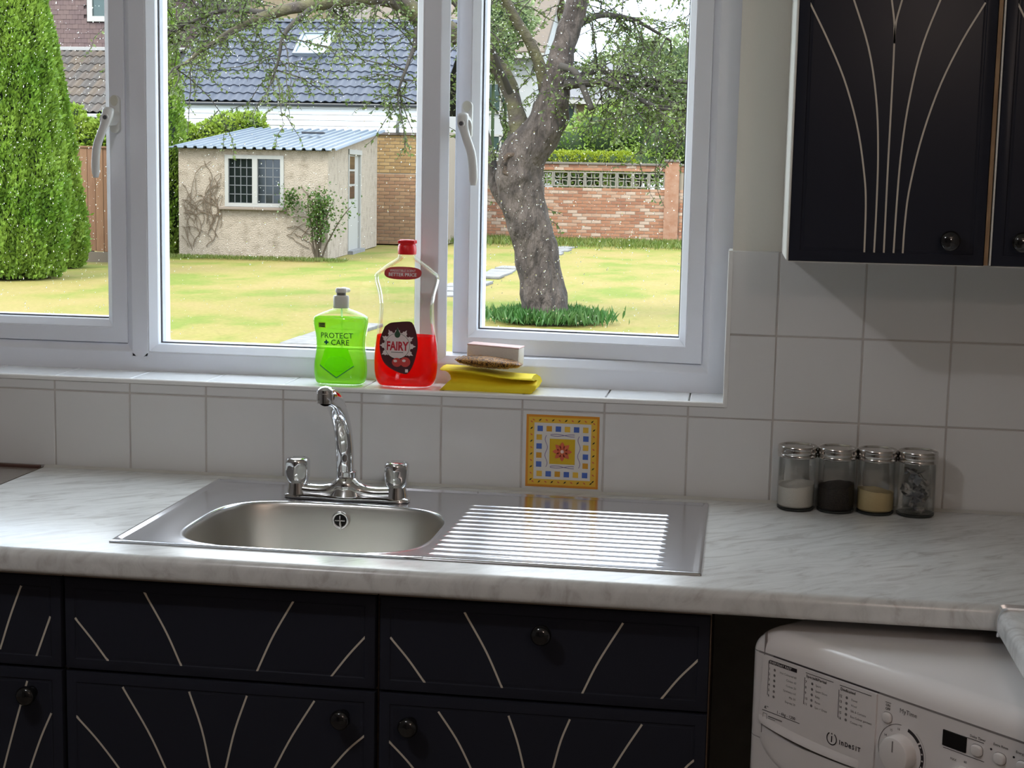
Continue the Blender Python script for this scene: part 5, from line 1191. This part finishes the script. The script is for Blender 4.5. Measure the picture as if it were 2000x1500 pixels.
RTM = [pm('blue_grey_pantile_%d' % i, c, 0.5, spec=0.25) for i, c in enumerate([(0.115, 0.135, 0.19), (0.13, 0.15, 0.205), (0.10, 0.12, 0.17)])]
def tiled_roof(parent, x0, nc, rows, ey, ez, pitch_, meshes, w_, g_, keep=None, name='roof_tile', offset=Vector((0, 0, 0)), rg=random.Random(2)):
    cnt = 0
    for r_ in range(rows):
        for c in range(nc):
            x = x0+c*w_
            if keep and not keep(x, r_): continue
            link(name, meshes[rg.randrange(len(meshes))], parent, (x-offset.x, ey+r_*g_*math.cos(pitch_), ez+r_*g_*math.sin(pitch_)+rg.uniform(0, 0.004)), (pitch_, rg.uniform(-0.01, 0.01), 0)); cnt += 1
    return cnt
rows = 11
gm = [pan_mesh('roof_tile', m) for m in RTM]
skx, sky_r = -8.35, (6, 7, 8)
vis0 = -11.25
nt_ = tiled_roof(gar, vis0+0.1, 28, rows, EY, EZ, pit, gm, RPW, RPG, offset=gao, keep=lambda x, r_: not (-8.72 < x < -7.98 and r_ in (6, 7, 8)))
rsurf = MB(); ln = rows*RPG
rsurf.add([(gx0+8.5, EY+0.02, EZ-0.02), (gx1+8.5, EY+0.02, EZ-0.02), (gx1+8.5, EY+0.02+ln*math.cos(pit), EZ-0.02+ln*math.sin(pit)), (gx0+8.5, EY+0.02+ln*math.cos(pit), EZ-0.02+ln*math.sin(pit)), (gx1+8.5, EY+2*ln*math.cos(pit), EZ-0.02), (gx0+8.5, EY+2*ln*math.cos(pit), EZ-0.02)], [(0, 1, 2, 3), (3, 2, 4, 5)])
rsurf.build('roof_deck', pm('roof_felt', (0.03, 0.035, 0.045), 0.8), gar)
tiles_extra = MB(); base_v = [v_.co.copy() for v_ in gm[0].vertices]; base_f = [tuple(p_.vertices) for p_ in gm[0].polygons]
for r_ in range(rows):
    for c in range(28, 31):
        x = vis0+0.1+c*RPW-gao.x; R_ = Matrix.Rotation(pit, 3, 'X'); o_ = Vector((x, EY+r_*RPG*math.cos(pit), EZ+r_*RPG*math.sin(pit)))
        tiles_extra.add([R_ @ q+o_ for q in base_v], base_f)
tag(tiles_extra.build('roof_tiling', RTM[0], gar, recalc=False), kind='stuff')
ry, rz_ = EY+ln*math.cos(pit)+0.04, EZ+ln*math.sin(pit)
for i in range(15):
    x = gx0+8.5+i*0.42
    m = MB(); m.loft([[(x+dx_, ry+0.11*math.cos(R(a)), rz_+0.015+0.085*math.sin(R(a))) for a in range(0, 181, 20)] for dx_ in (0.005, 0.41)], cap=True, closed=False); m.build('ridge_tile', RTM[1], gar, 40)
MB().box(gx0+8.5, gx1+8.5, -0.19, -0.10, EZ-0.075, EZ-0.005, 0.02).build('gutter', pm('dark_gutter', (0.035, 0.04, 0.05), 0.4), gar)
# roof light
rl = empty('roof_window', (-8.35-gao.x, EY+6*RPG*math.cos(pit), EZ+6*RPG*math.sin(pit)+0.02), 0, gar); rl.rotation_euler = (pit, 0, 0)
rl_f = MB().ring(-0.40, 0.40, 0.0, 1.0, [(0, 0), (0, 0.09), (0.06, 0.09), (0.06, 0.06), (0.06, 0)], close=True); rl_f.v = [(x, z, y) for x, y, z in rl_f.v]; rl_f.build('frame', pm('rooflight_frame', (0.36, 0.42, 0.50), 0.4), rl)
MB().box(-0.34, 0.34, 0.06, 0.94, 0.045, 0.055).build('pane', pm('rooflight_glass', (0.55, 0.72, 0.80), 0.06), rl)

# --- neighbour's house on the left: pantiled lean-to roof, plain-tile hung wall, gutter, window
NY = 34.0
nh = tag(empty('house', (-16.0, NY, 0)), "brown tiled neighbouring house seen left above the fence", 'building', None); no = Vector((-16.0, NY, 0))
NXR = at(305, 150, NY).x+16.0; NXL = at(-60, 150, NY).x+16.0
e0_ = at(205, 221, NY); t0_ = at(205, 98, NY+2.75)
npit = math.atan2(t0_.z-e0_.z, 2.75); nl = math.hypot(t0_.z-e0_.z, 2.75); nrow = 8; ng = nl/nrow
BRT = [pm('brown_pantile_%d' % i, c, 0.75, col2=c2, nscale=5) for i, (c, c2) in enumerate([((0.15, 0.115, 0.095), (0.21, 0.165, 0.13)), ((0.18, 0.135, 0.10), (0.24, 0.18, 0.125)), ((0.13, 0.112, 0.10), (0.18, 0.155, 0.135))])]
nw = 0.185; bmn = [pan_mesh('roof_tile', m, nw, ng, 0.04) for m in BRT]
xl = at(30, 150, NY).x; ncol = int((at(300, 150, NY+2).x-xl)/nw)
tiled_roof(nh, xl, ncol, nrow, 0.0, e0_.z, npit, bmn, nw, ng, offset=no)
MB().add([(NXL, 0.03, e0_.z-0.03), (NXR, 0.03, e0_.z-0.03), (NXR, 2.78, t0_.z-0.03), (NXL, 2.78, t0_.z-0.03)], [(0, 1, 2, 3)]).build('roof_deck', MATS['roof_felt'], nh)
MB().box(NXL, NXR, -0.12, -0.0, e0_.z-0.12, e0_.z-0.02, 0.02).build('gutter', pm('white_gutter', (0.72, 0.74, 0.72), 0.5), nh)
MB().box(NXL, NXR, 0.15, 2.7, 0, e0_.z-0.05).build('lower_wall', pm('lower_wall_green', (0.30, 0.34, 0.30), 0.8), nh)
MB().box(NXL, NXR, 2.64, 2.80, t0_.z-0.02, t0_.z+0.075, 0.01).build('flashing', pm('flashing_pale', (0.62, 0.60, 0.58), 0.5), nh)
MB().box(NXL, NXR, 2.86, 6, 0, 9.5).build('upper_wall', pm('wall_membrane', (0.10, 0.06, 0.06), 0.9), nh)
PLT = [pm('maroon_plain_tile_%d' % i, c, 0.7) for i, c in enumerate([(0.215, 0.125, 0.115), (0.235, 0.14, 0.125), (0.20, 0.115, 0.11)])]
pw_, pg_ = 0.165, (at(150, 0, NY+2.8).z-t0_.z)/10.6
ptm = [MB().prism([(-0.012, 0), (-0.002, pg_*1.25), (0.006, pg_*1.25), (0.004, 0)], -pw_/2+0.002, pw_/2-0.002, axis='x').mesh('hanging_tile', m) for m in PLT]
rg = random.Random(8); xa_ = at(55, 60, NY+2.8).x; nc_ = int((at(245, 60, NY+2.8).x-xa_)/pw_)
wl, wr_, wb_, wtp = at(171, 30, NY+2.8).x, at(230, 30, NY+2.8).x, at(185, 42, NY+2.8).z, at(185, -40, NY+2.8).z
for r_ in range(14):
    for c in range(nc_):
        x = xa_+(c+0.5*(r_ % 2))*pw_; z = t0_.z+0.07+r_*pg_
        if wl-0.05 < x < wr_+0.05 and z+pg_ > wb_: continue
        link('hanging_tile', ptm[rg.randrange(3)], nh, (x-no.x, 2.84-rg.uniform(0, 0.006), z))
nwn = empty('window', ((wl+wr_)/2-no.x, 2.82, wb_), 0, nh); hw_ = (wr_-wl)/2
MB().ring(-hw_, hw_, 0, wtp-wb_, [(0, 0.06), (0, -0.05), (0.14, -0.05), (0.14, 0.06)], close=True).build('frame', WHP, nwn); MB().box(-hw_+0.14, hw_-0.14, 0, 0.01, 0.14, wtp-wb_-0.14).build('pane', pm('far_glass', (0.10, 0.16, 0.14), 0.1), nwn)

# --- house far behind the garage roof
def gable_house(name_label, cx, y, w_, dpt, he, hr, wallm, roofm, wins, gable_front=False):
    root = tag(empty('house', (cx, y, 0)), name_label, 'building')
    MB().box(-w_/2, w_/2, 0, dpt, 0, he).build('wall', wallm, root)
    m = MB()
    if gable_front:
        MB().prism([(-w_/2, he), (w_/2, he), (0, hr)], 0.0, dpt, axis='y').build('gable', wallm, root)
        for s in (-1, 1):
            q = MB(); q.prism([(0, hr+0.12), (s*(w_/2+0.35), he-0.22), (s*(w_/2+0.35), he-0.40), (0, hr-0.06)], -0.3, dpt+0.3, axis='y'); q.build('roof_slope', roofm, root)
            b_ = MB(); b_.prism([(0, hr+0.02), (s*(w_/2+0.36), he-0.33), (s*(w_/2+0.36), he-0.58), (0, hr-0.23)], -0.36, -0.31, axis='y'); b_.build('bargeboard', WHP, root)
    else:
        q = MB(); q.prism([(-0.4, he-0.1), (dpt/2, hr), (dpt/2, hr-0.18), (-0.4, he-0.28)], -w_/2-0.3, w_/2+0.3, axis='x'); q.build('roof_slope', roofm, root)
        q = MB(); q.prism([(dpt+0.4, he-0.1), (dpt/2, hr), (dpt/2, hr-0.18), (dpt+0.4, he-0.28)], -w_/2-0.3, w_/2+0.3, axis='x'); q.build('roof_slope', roofm, root)
        q = MB(); q.prism([(0, he), (dpt, he), (dpt/2, hr-0.15)], -w_/2, w_/2, axis='x'); q.build('gable', wallm, root)
        MB().box(-w_/2-0.3, w_/2+0.3, -0.48, -0.36, he-0.32, he-0.16).build('gutter', WHP, root)
    for (x0, x1, z0, z1, nc) in wins:
        e = empty('window', ((x0+x1)/2, 0, z0), 0, root); h_ = (x1-x0)/2
        MB().ring(-h_, h_, 0, z1-z0, [(0, 0.02), (0, -0.06), (0.08, -0.06), (0.08, 0.02)], close=True).build('frame', WHP, e)
        for k in range(nc):
            xa, xb = -h_+0.08+k*(2*h_-0.16)/nc, -h_+0.08+(k+1)*(2*h_-0.16)/nc
            MB().box(xa+0.03, xb-0.03, -0.03, -0.02, 0.08, z1-z0-0.08).build('pane', MATS['far_glass'], e)
            if k: MB().box(xa-0.04, xa+0.04, -0.06, 0.0, 0.05, z1-z0-0.05).build('glazing_bar', WHP, e)
    return root
ROOFB = pm('far_roof_brown', (0.24, 0.19, 0.15), 0.85, col2=(0.32, 0.24, 0.17), nscale=14, stretch=(0.4, 1, 6)); RENDW = pm('far_white_render', (0.80, 0.82, 0.83), 0.8); BUFF = pm('far_buff_brick', (0.48, 0.38, 0.24), 0.85, col2=(0.40, 0.31, 0.20), nscale=8)
q = at(600, 40, 52); gable_house('brown roofed house just above the garage roof ridge', q.x-0.9, 52, 7.0, 8, q.z-1.2, q.z+2.6, BUFF, ROOFB, [(-1.2, 1.2, q.z-3.5, q.z-1.9, 2)], True)
q = at(760, 30, 68); gable_house('tall brown roofed house behind the tree limb over the garage', q.x+1.0, 68, 9.0, 8, q.z-0.8, q.z+4.2, BUFF, ROOFB, [(-2.2, 0.2, q.z-3.6, q.z-1.6, 3)], False)
q = at(978, 230, 46); zz = lambda v: at(978, v, 46).z
gable_house('white rendered house with dark windows left of the apple trunk', at(1045, 230, 46).x-2.8, 46, 5.6, 8, zz(95), zz(-60), RENDW, ROOFB, [(0.8, 2.2, zz(222), zz(160), 3), (0.8, 2.2, zz(300), zz(262), 3)], False)
q = at(1150, 230, 58); zz = lambda v: at(1150, v, 58).z
gable_house('buff brick house with a white window above the hedge', q.x, 58, 3.4, 7, zz(188), zz(110), BUFF, pm('far_roof_grey', (0.30, 0.30, 0.32), 0.8), [(0.20, 1.05, zz(250), zz(200), 2), (-1.3, -0.5, zz(250), zz(200), 2)], False)
# ================================================================== trees and shrubs
def T(u, v, dy=0.0): return at(u, v, 13.05+dy)
BARK = pm('apple_bark', (0.085, 0.062, 0.052), 0.95, col2=(0.20, 0.155, 0.13), nscale=11, stretch=(1, 1, 0.4), bump=1.0, bscale=9, bdist=0.16, detail=10, nmap=(0.38, 0.62))
MOSS = pm('mossy_bark', (0.13, 0.10, 0.08), 0.95, col2=(0.22, 0.20, 0.09), nscale=6, bump=1.0, bscale=18, bdist=0.03)
TWIG = pm('twig_bark', (0.10, 0.085, 0.07), 0.95)
ALEAF = leaf_mat('apple_leaf', (0.18, 0.29, 0.07), (0.40, 0.52, 0.16), 2.5, 0.42)
tb = atz(1066, 626, 0)
apple = tag(empty('apple_tree', (tb.x, 13.05, 0)), 'old leaning apple tree with a knotted trunk on the lawn', 'tree'); ao = Vector((tb.x, 13.05, 0))
PXM = FPX/16.05
def limb(pts, mat, name, seg=14, n=None, jit=0.0, seed=0):
    """pts: (u, v, width px, depth offset)"""
    rg = random.Random(seed); P = [(*T(u, v, d), w_/2/PXM) for u, v, w_, d in pts]; S = spline(P, n or 6*len(P))
    pp = [Vector(q[:3])-ao for q in S]; rr = [max(0.004, q[3]) for q in S]
    m = MB().tube(pp, rr, seg)
    if jit:
        m.v = [tuple(Vector(q)+Vector((mnoise.noise(Vector(q)*6), mnoise.noise(Vector(q)*6+Vector((9, 0, 0))), 0))*jit) for q in m.v]
    m.build(name, mat, apple, True); return [p+ao for p in pp], rr
PATHS = []
def L_(pts, mat=BARK, name='limb', seg=10, jit=0.01, keep=True, seed=0):
    p, r_ = limb(pts, mat, name, seg, jit=jit, seed=seed)
    if keep: PATHS.append(p)
    return p
L_([(1066, 640, 108, 0), (1065, 615, 97, 0), (1060, 570, 89, 0), (1045, 480, 84, 0), (1023, 400, 87, 0), (1013, 345, 88, 0), (1022, 302, 88, 0), (1058, 258, 80, 0), (1079, 210, 68, 0), (1086, 150, 55, 0), (1107, 75, 47, 0.1), (1128, 0, 45, 0.2), (1145, -70, 38, 0.4), (1150, -150, 24, 0.6)], BARK, 'trunk', 26, 0.035, False)
L_([(1018, 300, 60, 0.02), (1012, 245, 40, 0.05), (1002, 195, 34, 0.1), (982, 145, 34, 0.2), (942, 98, 36, 0.3), (880, 62, 38, 0.3), (818, 30, 40, 0.2), (770, 0, 34, 0.1), (705, -4, 28, 0.0), (625, 8, 24, -0.2), (545, 22, 20, -0.3), (470, 52, 14, -0.4), (400, 95, 8, -0.6), (345, 135, 4, -0.7)], MOSS, 'limb', 14, 0.02)
L_([(1066, 175, 30, 0.0), (1048, 110, 22, -0.1), (1018, 55, 20, -0.2), (985, 0, 19, -0.3), (960, -50, 14, -0.4)], MOSS)
L_([(1010, 420, 34, 0.12), (978, 380, 30, 0.15), (962, 335, 27, 0.2), (950, 290, 25, 0.2), (938, 230, 20, 0.3), (925, 160, 14, 0.4)], BARK)
L_([(1095, 130, 16, -0.15), (1122, 140, 13, -0.25), (1140, 175, 12, -0.3), (1156, 214, 12, -0.35)], TWIG, 'cut_branch', keep=False, jit=0)
L_([(1100, 172, 22, 0.1), (1135, 150, 17, 0.2), (1165, 137, 14, 0.3), (1210, 147, 12, 0.3), (1270, 155, 10, 0.2), (1345, 161, 7, 0.2), (1420, 170, 3, 0.2)], TWIG)
L_([(1105, 165, 20, -0.1), (1150, 163, 15, -0.2), (1195, 165, 12, -0.3), (1240, 190, 10, -0.4), (1295, 212, 8, -0.4), (1370, 214, 3, -0.4)], TWIG)
L_([(1130, 162, 12, -0.1), (1200, 160, 10, 0.0), (1260, 163, 8, 0.1), (1310, 190, 6, 0.3), (1360, 230, 3, 0.3)], TWIG)
L_([(1130, -10, 24, 0.2), (1170, -70, 18, 0.2), (1230, -100, 13, 0.0), (1300, -90, 9, -0.2), (1370, -50, 5, -0.3)], TWIG)
L_([(1112, 60, 18, 0.3), (1170, 30, 13, 0.7), (1240, 40, 9, 1.0), (1310, 80, 5, 1.2)], TWIG)
L_([(960, 110, 18, 0.3), (900, 20, 14, 0.5), (840, -40, 10, 0.6), (780, -60, 6, 0.7)], TWIG)
L_([(700, -4, 18, 0), (610, -40, 14, 0.4), (500, -50, 10, 0.7), (380, -20, 6, 0.9), (300, 20, 4, 0.9)], TWIG)
L_([(620, 8, 14, -0.2), (560, 60, 9, -0.5), (545, 110, 6, -0.6), (530, 165, 3, -0.6)], TWIG)
L_([(818, 40, 16, 0.2), (810, 90, 9, 0.0), (790, 140, 6, -0.2), (775, 190, 3, -0.2)], TWIG)
L_([(520, 25, 12, -0.3), (440, 20, 9, 0.0), (370, 45, 6, 0.2), (310, 80, 3, 0.2)], TWIG)
L_([(1000, 190, 14, 0.1), (975, 130, 10, -0.2), (955, 70, 6, -0.4), (950, 20, 4, -0.5)], TWIG)
# burl round an old cut
kb = T(999, 322, -0.24)-ao; k_ = MB()
k_.loft([[(kb.x+rr_*math.cos(a*2*math.pi/22)*(1+0.10*math.sin(3*a)), kb.y+yy, kb.z+rr_*1.3*math.sin(a*2*math.pi/22)*(1+0.08*math.sin(5*a))) for a in range(22)] for rr_, yy in ((0.125, 0.14), (0.112, 0.045), (0.095, 0.015), (0.072, 0.015), (0.055, 0.045), (0.035, 0.07))]); k_.build('burl', pm('burl_bark', (0.16, 0.105, 0.07), 0.95, col2=(0.06, 0.04, 0.03), nscale=12, bump=1, bscale=24, bdist=0.04), apple, True)
# twigs and leaves
rg = random.Random(21); tw_v = []; leaf_p = []; leaf_d = []
twm = MB()
def twig(p, d, ln, rad, depth):
    n = 5; pts = [p]
    for i in range(n):
        d = (d+Vector((rg.gauss(0, 0.22), rg.gauss(0, 0.22), rg.gauss(-0.09, 0.16)))).normalized(); pts.append(pts[-1]+d*ln/n)
    twm.tube([q-ao for q in pts], [rad*(1-0.13*i) for i in range(n+1)], 3, cap=False)
    if depth > 0:
        for k in range(rg.randint(2, 4)):
            q = pts[rg.randint(1, n)]; twig(q, (d+Vector((rg.gauss(0, 0.8), rg.gauss(0, 0.8), rg.gauss(0, 0.5)))).normalized(), ln*rg.uniform(0.4, 0.7), rad*0.6, depth-1)
    for i in range(1, n+1):
        for s in range(LPT if depth < 2 else 1):
            t = rg.random(); leaf_p.append(pts[i-1].lerp(pts[i], t)); leaf_d.append(Vector((rg.gauss(0, 1), rg.gauss(0, 1), rg.gauss(-0.35, 0.7))))
LPT = 3
dens = [60, 14, 9, 36, 38, 34, 34, 36, 16, 46, 16, 18, 46, 16]
for P, nn in zip(PATHS, dens):
    for k in range(nn):
        i = rg.randint(len(P)//4, len(P)-1)
        d = Vector((rg.gauss(0, 0.8), rg.gauss(0, 0.7), rg.gauss(-0.05, 0.55)))
        twig(P[i].copy(), d.normalized(), rg.uniform(0.35, 0.85), 0.009, 1)
tag(twm.build('twigs', TWIG, apple, True, recalc=False), kind='stuff')
lp = np.array([tuple(q-ao) for q in leaf_p]); ldv = np.array([tuple(q) for q in leaf_d])
cards('leaves', lp, ldv, RNG.uniform(0.030, 0.058, len(lp)), 0.55, ALEAF, apple)

# --- conifers
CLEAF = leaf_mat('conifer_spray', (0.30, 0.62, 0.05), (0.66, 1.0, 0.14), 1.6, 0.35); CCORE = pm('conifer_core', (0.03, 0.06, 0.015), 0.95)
CLEAF2 = leaf_mat('conifer_spray_bright', (0.34, 0.66, 0.06), (0.70, 1.0, 0.15), 1.8, 0.35)
def conifer(x, y, H, Rm, n, label, mat, pw=0.8, apex=0.0, seed=1):
    rng = np.random.default_rng(seed); root = tag(empty('conifer', (x, y, 0)), label, 'tree', 'conifers along the left of the lawn')
    def rad(t): return Rm*np.where(t < 0.08, 0.82+0.18*t/0.08, np.power(np.clip(1-(t-0.08)/0.92, 0, 1), pw))
    MB().lathe([(0.10, 0), (0.09, 0.5)], 10, cap=True).build('trunk', BARK, root)
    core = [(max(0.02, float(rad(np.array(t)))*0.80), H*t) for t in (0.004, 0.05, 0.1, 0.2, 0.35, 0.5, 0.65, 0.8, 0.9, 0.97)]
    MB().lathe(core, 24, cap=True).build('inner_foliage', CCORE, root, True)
    t = 1-np.sqrt(rng.random(n)*0.98+0.002) if pw > 0.6 else rng.random(n)
    t = np.clip(t, 0, 1); t = np.where(rng.random(n) < 0.07, rng.random(n)*0.05, t); th = rng.random(n)*2*np.pi
    # scalloped surface so that sprays gather in upright fans
    lob = 1+0.07*np.sin(th*9+t*23)+0.05*np.sin(th*17-t*51)+rng.normal(0, 0.035, n)
    r_ = rad(t)*lob*np.where(rng.random(n) < 0.25, 0.9, 1.0)
    pos = np.stack([r_*np.cos(th), r_*np.sin(th), t*H], 1); d = np.stack([np.cos(th)*0.55, np.sin(th)*0.55, np.full(n, 0.85)], 1)+rng.normal(0, 0.38, (n, 3))
    cards('foliage', pos, d, rng.uniform(0.035, 0.095, n), 0.5, mat, root, rng)
    return root
c1 = at(12, 300, 16.9); conifer(c1.x, 16.9, 8.2, 0.74, 95000, 'tall green conifer at the left edge of the picture', CLEAF, 0.75, seed=1)
c2 = at(92, 300, 19.2); conifer(c2.x, 19.2, at(92, 6, 19.2).z, 0.53, 56000, 'shorter bright green conifer in front of the fence', CLEAF2, 0.72, seed=2)
c3 = at(290, 300, 23.6); conifer(c3.x, 23.6, 5.8, 0.70, 40000, 'conifer mostly hidden by the left window mullion beside the shed', CLEAF2, 0.45, seed=3)

# --- shrubs
def shrub(name, blobs, n, label, mat, core, leaf=(0.05, 0.10), ratio=0.6, cat='shrub', group=None, seed=1):
    """blobs: (x, y, z, rx, ry, rz)"""
    rng = np.random.default_rng(seed); cx = sum(b[0] for b in blobs)/len(blobs); cy = sum(b[1] for b in blobs)/len(blobs)
    root = tag(empty(name, (cx, cy, 0)), label, cat, group); ps = []; ds = []; tot = sum(b[3]*b[5] for b in blobs); m = MB()
    for (x, y, z, rx, ry, rz) in blobs:
        k = int(n*rx*rz/tot); v = rng.normal(size=(k, 3)); v /= np.linalg.norm(v, axis=1, keepdims=True); s_ = (0.86+0.2*rng.random((k, 1)))*(1+0.09*np.sin(v[:, :1]*9+v[:, 2:]*11))
        ps.append(v*s_*np.array([rx, ry, rz])+np.array([x-cx, y-cy, z])); ds.append(v+rng.normal(0, 0.6, (k, 3))+np.array([0, 0, 0.25]))
        rings = []
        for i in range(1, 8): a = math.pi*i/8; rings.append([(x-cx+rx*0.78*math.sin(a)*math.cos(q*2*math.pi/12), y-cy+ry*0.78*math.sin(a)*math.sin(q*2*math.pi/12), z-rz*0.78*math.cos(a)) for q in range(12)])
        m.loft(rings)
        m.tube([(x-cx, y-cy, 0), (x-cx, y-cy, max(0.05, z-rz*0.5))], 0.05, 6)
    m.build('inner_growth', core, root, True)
    cards('foliage', np.concatenate(ps), np.concatenate(ds), rng.uniform(leaf[0], leaf[1], sum(len(q) for q in ps)), ratio, mat, root, rng)
    return root
SG1 = leaf_mat('shrub_bright', (0.42, 0.72, 0.05), (0.76, 1.0, 0.14), 2.2, 0.35); SG2 = leaf_mat('shrub_mid', (0.34, 0.62, 0.08), (0.66, 0.92, 0.18), 1.5, 0.35); SG3 = leaf_mat('hedge_lime', (0.50, 0.70, 0.03), (0.75, 0.88, 0.06), 3, 0.3)
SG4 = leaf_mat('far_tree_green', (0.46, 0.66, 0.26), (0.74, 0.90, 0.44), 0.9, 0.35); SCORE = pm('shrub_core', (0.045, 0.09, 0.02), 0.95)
def B(u, v, y, rx, rz, ry=None): q = at(u, v, y); return (q.x, y, q.z, rx, ry or rx*0.8, rz)
shrub('climbing_shrub', [B(150, 262, 21.6, 0.30, 0.28), B(175, 270, 21.6, 0.32, 0.22), B(205, 262, 21.6, 0.26, 0.26), B(240, 255, 21.6, 0.35, 0.35), B(145, 230, 21.7, 0.16, 0.2)], 5200, 'bright leafy climber spilling over the wooden fence', SG1, SCORE, seed=4)
shrub('leafy_shrub', [B(455, 252, 29.05, 0.50, 0.32, 0.30), B(415, 262, 29.05, 0.42, 0.25, 0.28), B(490, 245, 29.05, 0.32, 0.26, 0.26), B(370, 268, 29.05, 0.40, 0.22, 0.28), B(345, 262, 29.05, 0.35, 0.28, 0.28)], 7000, 'bright green bush rising behind the shed roof', SG1, SCORE, seed=5)
hq0, hq1 = at(1062, 306, 34.3), at(1222, 306, 34.3); hb_ = [(hq0.x+(hq1.x-hq0.x)*i/7, 34.3, hq0.z-0.12, 0.24, 0.3, 0.26) for i in range(8)]
shrub('clipped_hedge', hb_, 9000, 'lime green clipped hedge showing just over the brick wall', SG3, SCORE, (0.03, 0.07), seed=6, cat='hedge')
shrub('leafy_shrub', [B(1110, 285, 36.0, 0.6, 0.5), B(1170, 270, 36.4, 0.8, 0.75), B(1230, 262, 36.6, 0.9, 0.75), B(1285, 285, 36.2, 0.7, 0.6), B(1340, 280, 36.2, 0.7, 0.7), B(1250, 330, 36.0, 0.9, 0.5), B(1130, 340, 36.0, 0.9, 0.4), B(1390, 290, 36.4, 0.8, 0.8)]+[B(1460+i*85, 275+(i*37) % 30, 36.6+(i % 3)*0.5, 1.0, 0.8+0.25*(i % 2)) for i in range(12)], 40000, 'broad mid green shrubbery behind the brick wall', SG2, SCORE, (0.06, 0.13), seed=7)
shrub('leafy_shrub', [B(1215, 235, 40, 0.7, 0.45), B(1265, 250, 40, 0.6, 0.5), B(1190, 262, 39.5, 0.5, 0.4)], 5200, 'yellow-green bush above the shrubbery under the apple branches', SG1, SCORE, (0.07, 0.14), seed=8)
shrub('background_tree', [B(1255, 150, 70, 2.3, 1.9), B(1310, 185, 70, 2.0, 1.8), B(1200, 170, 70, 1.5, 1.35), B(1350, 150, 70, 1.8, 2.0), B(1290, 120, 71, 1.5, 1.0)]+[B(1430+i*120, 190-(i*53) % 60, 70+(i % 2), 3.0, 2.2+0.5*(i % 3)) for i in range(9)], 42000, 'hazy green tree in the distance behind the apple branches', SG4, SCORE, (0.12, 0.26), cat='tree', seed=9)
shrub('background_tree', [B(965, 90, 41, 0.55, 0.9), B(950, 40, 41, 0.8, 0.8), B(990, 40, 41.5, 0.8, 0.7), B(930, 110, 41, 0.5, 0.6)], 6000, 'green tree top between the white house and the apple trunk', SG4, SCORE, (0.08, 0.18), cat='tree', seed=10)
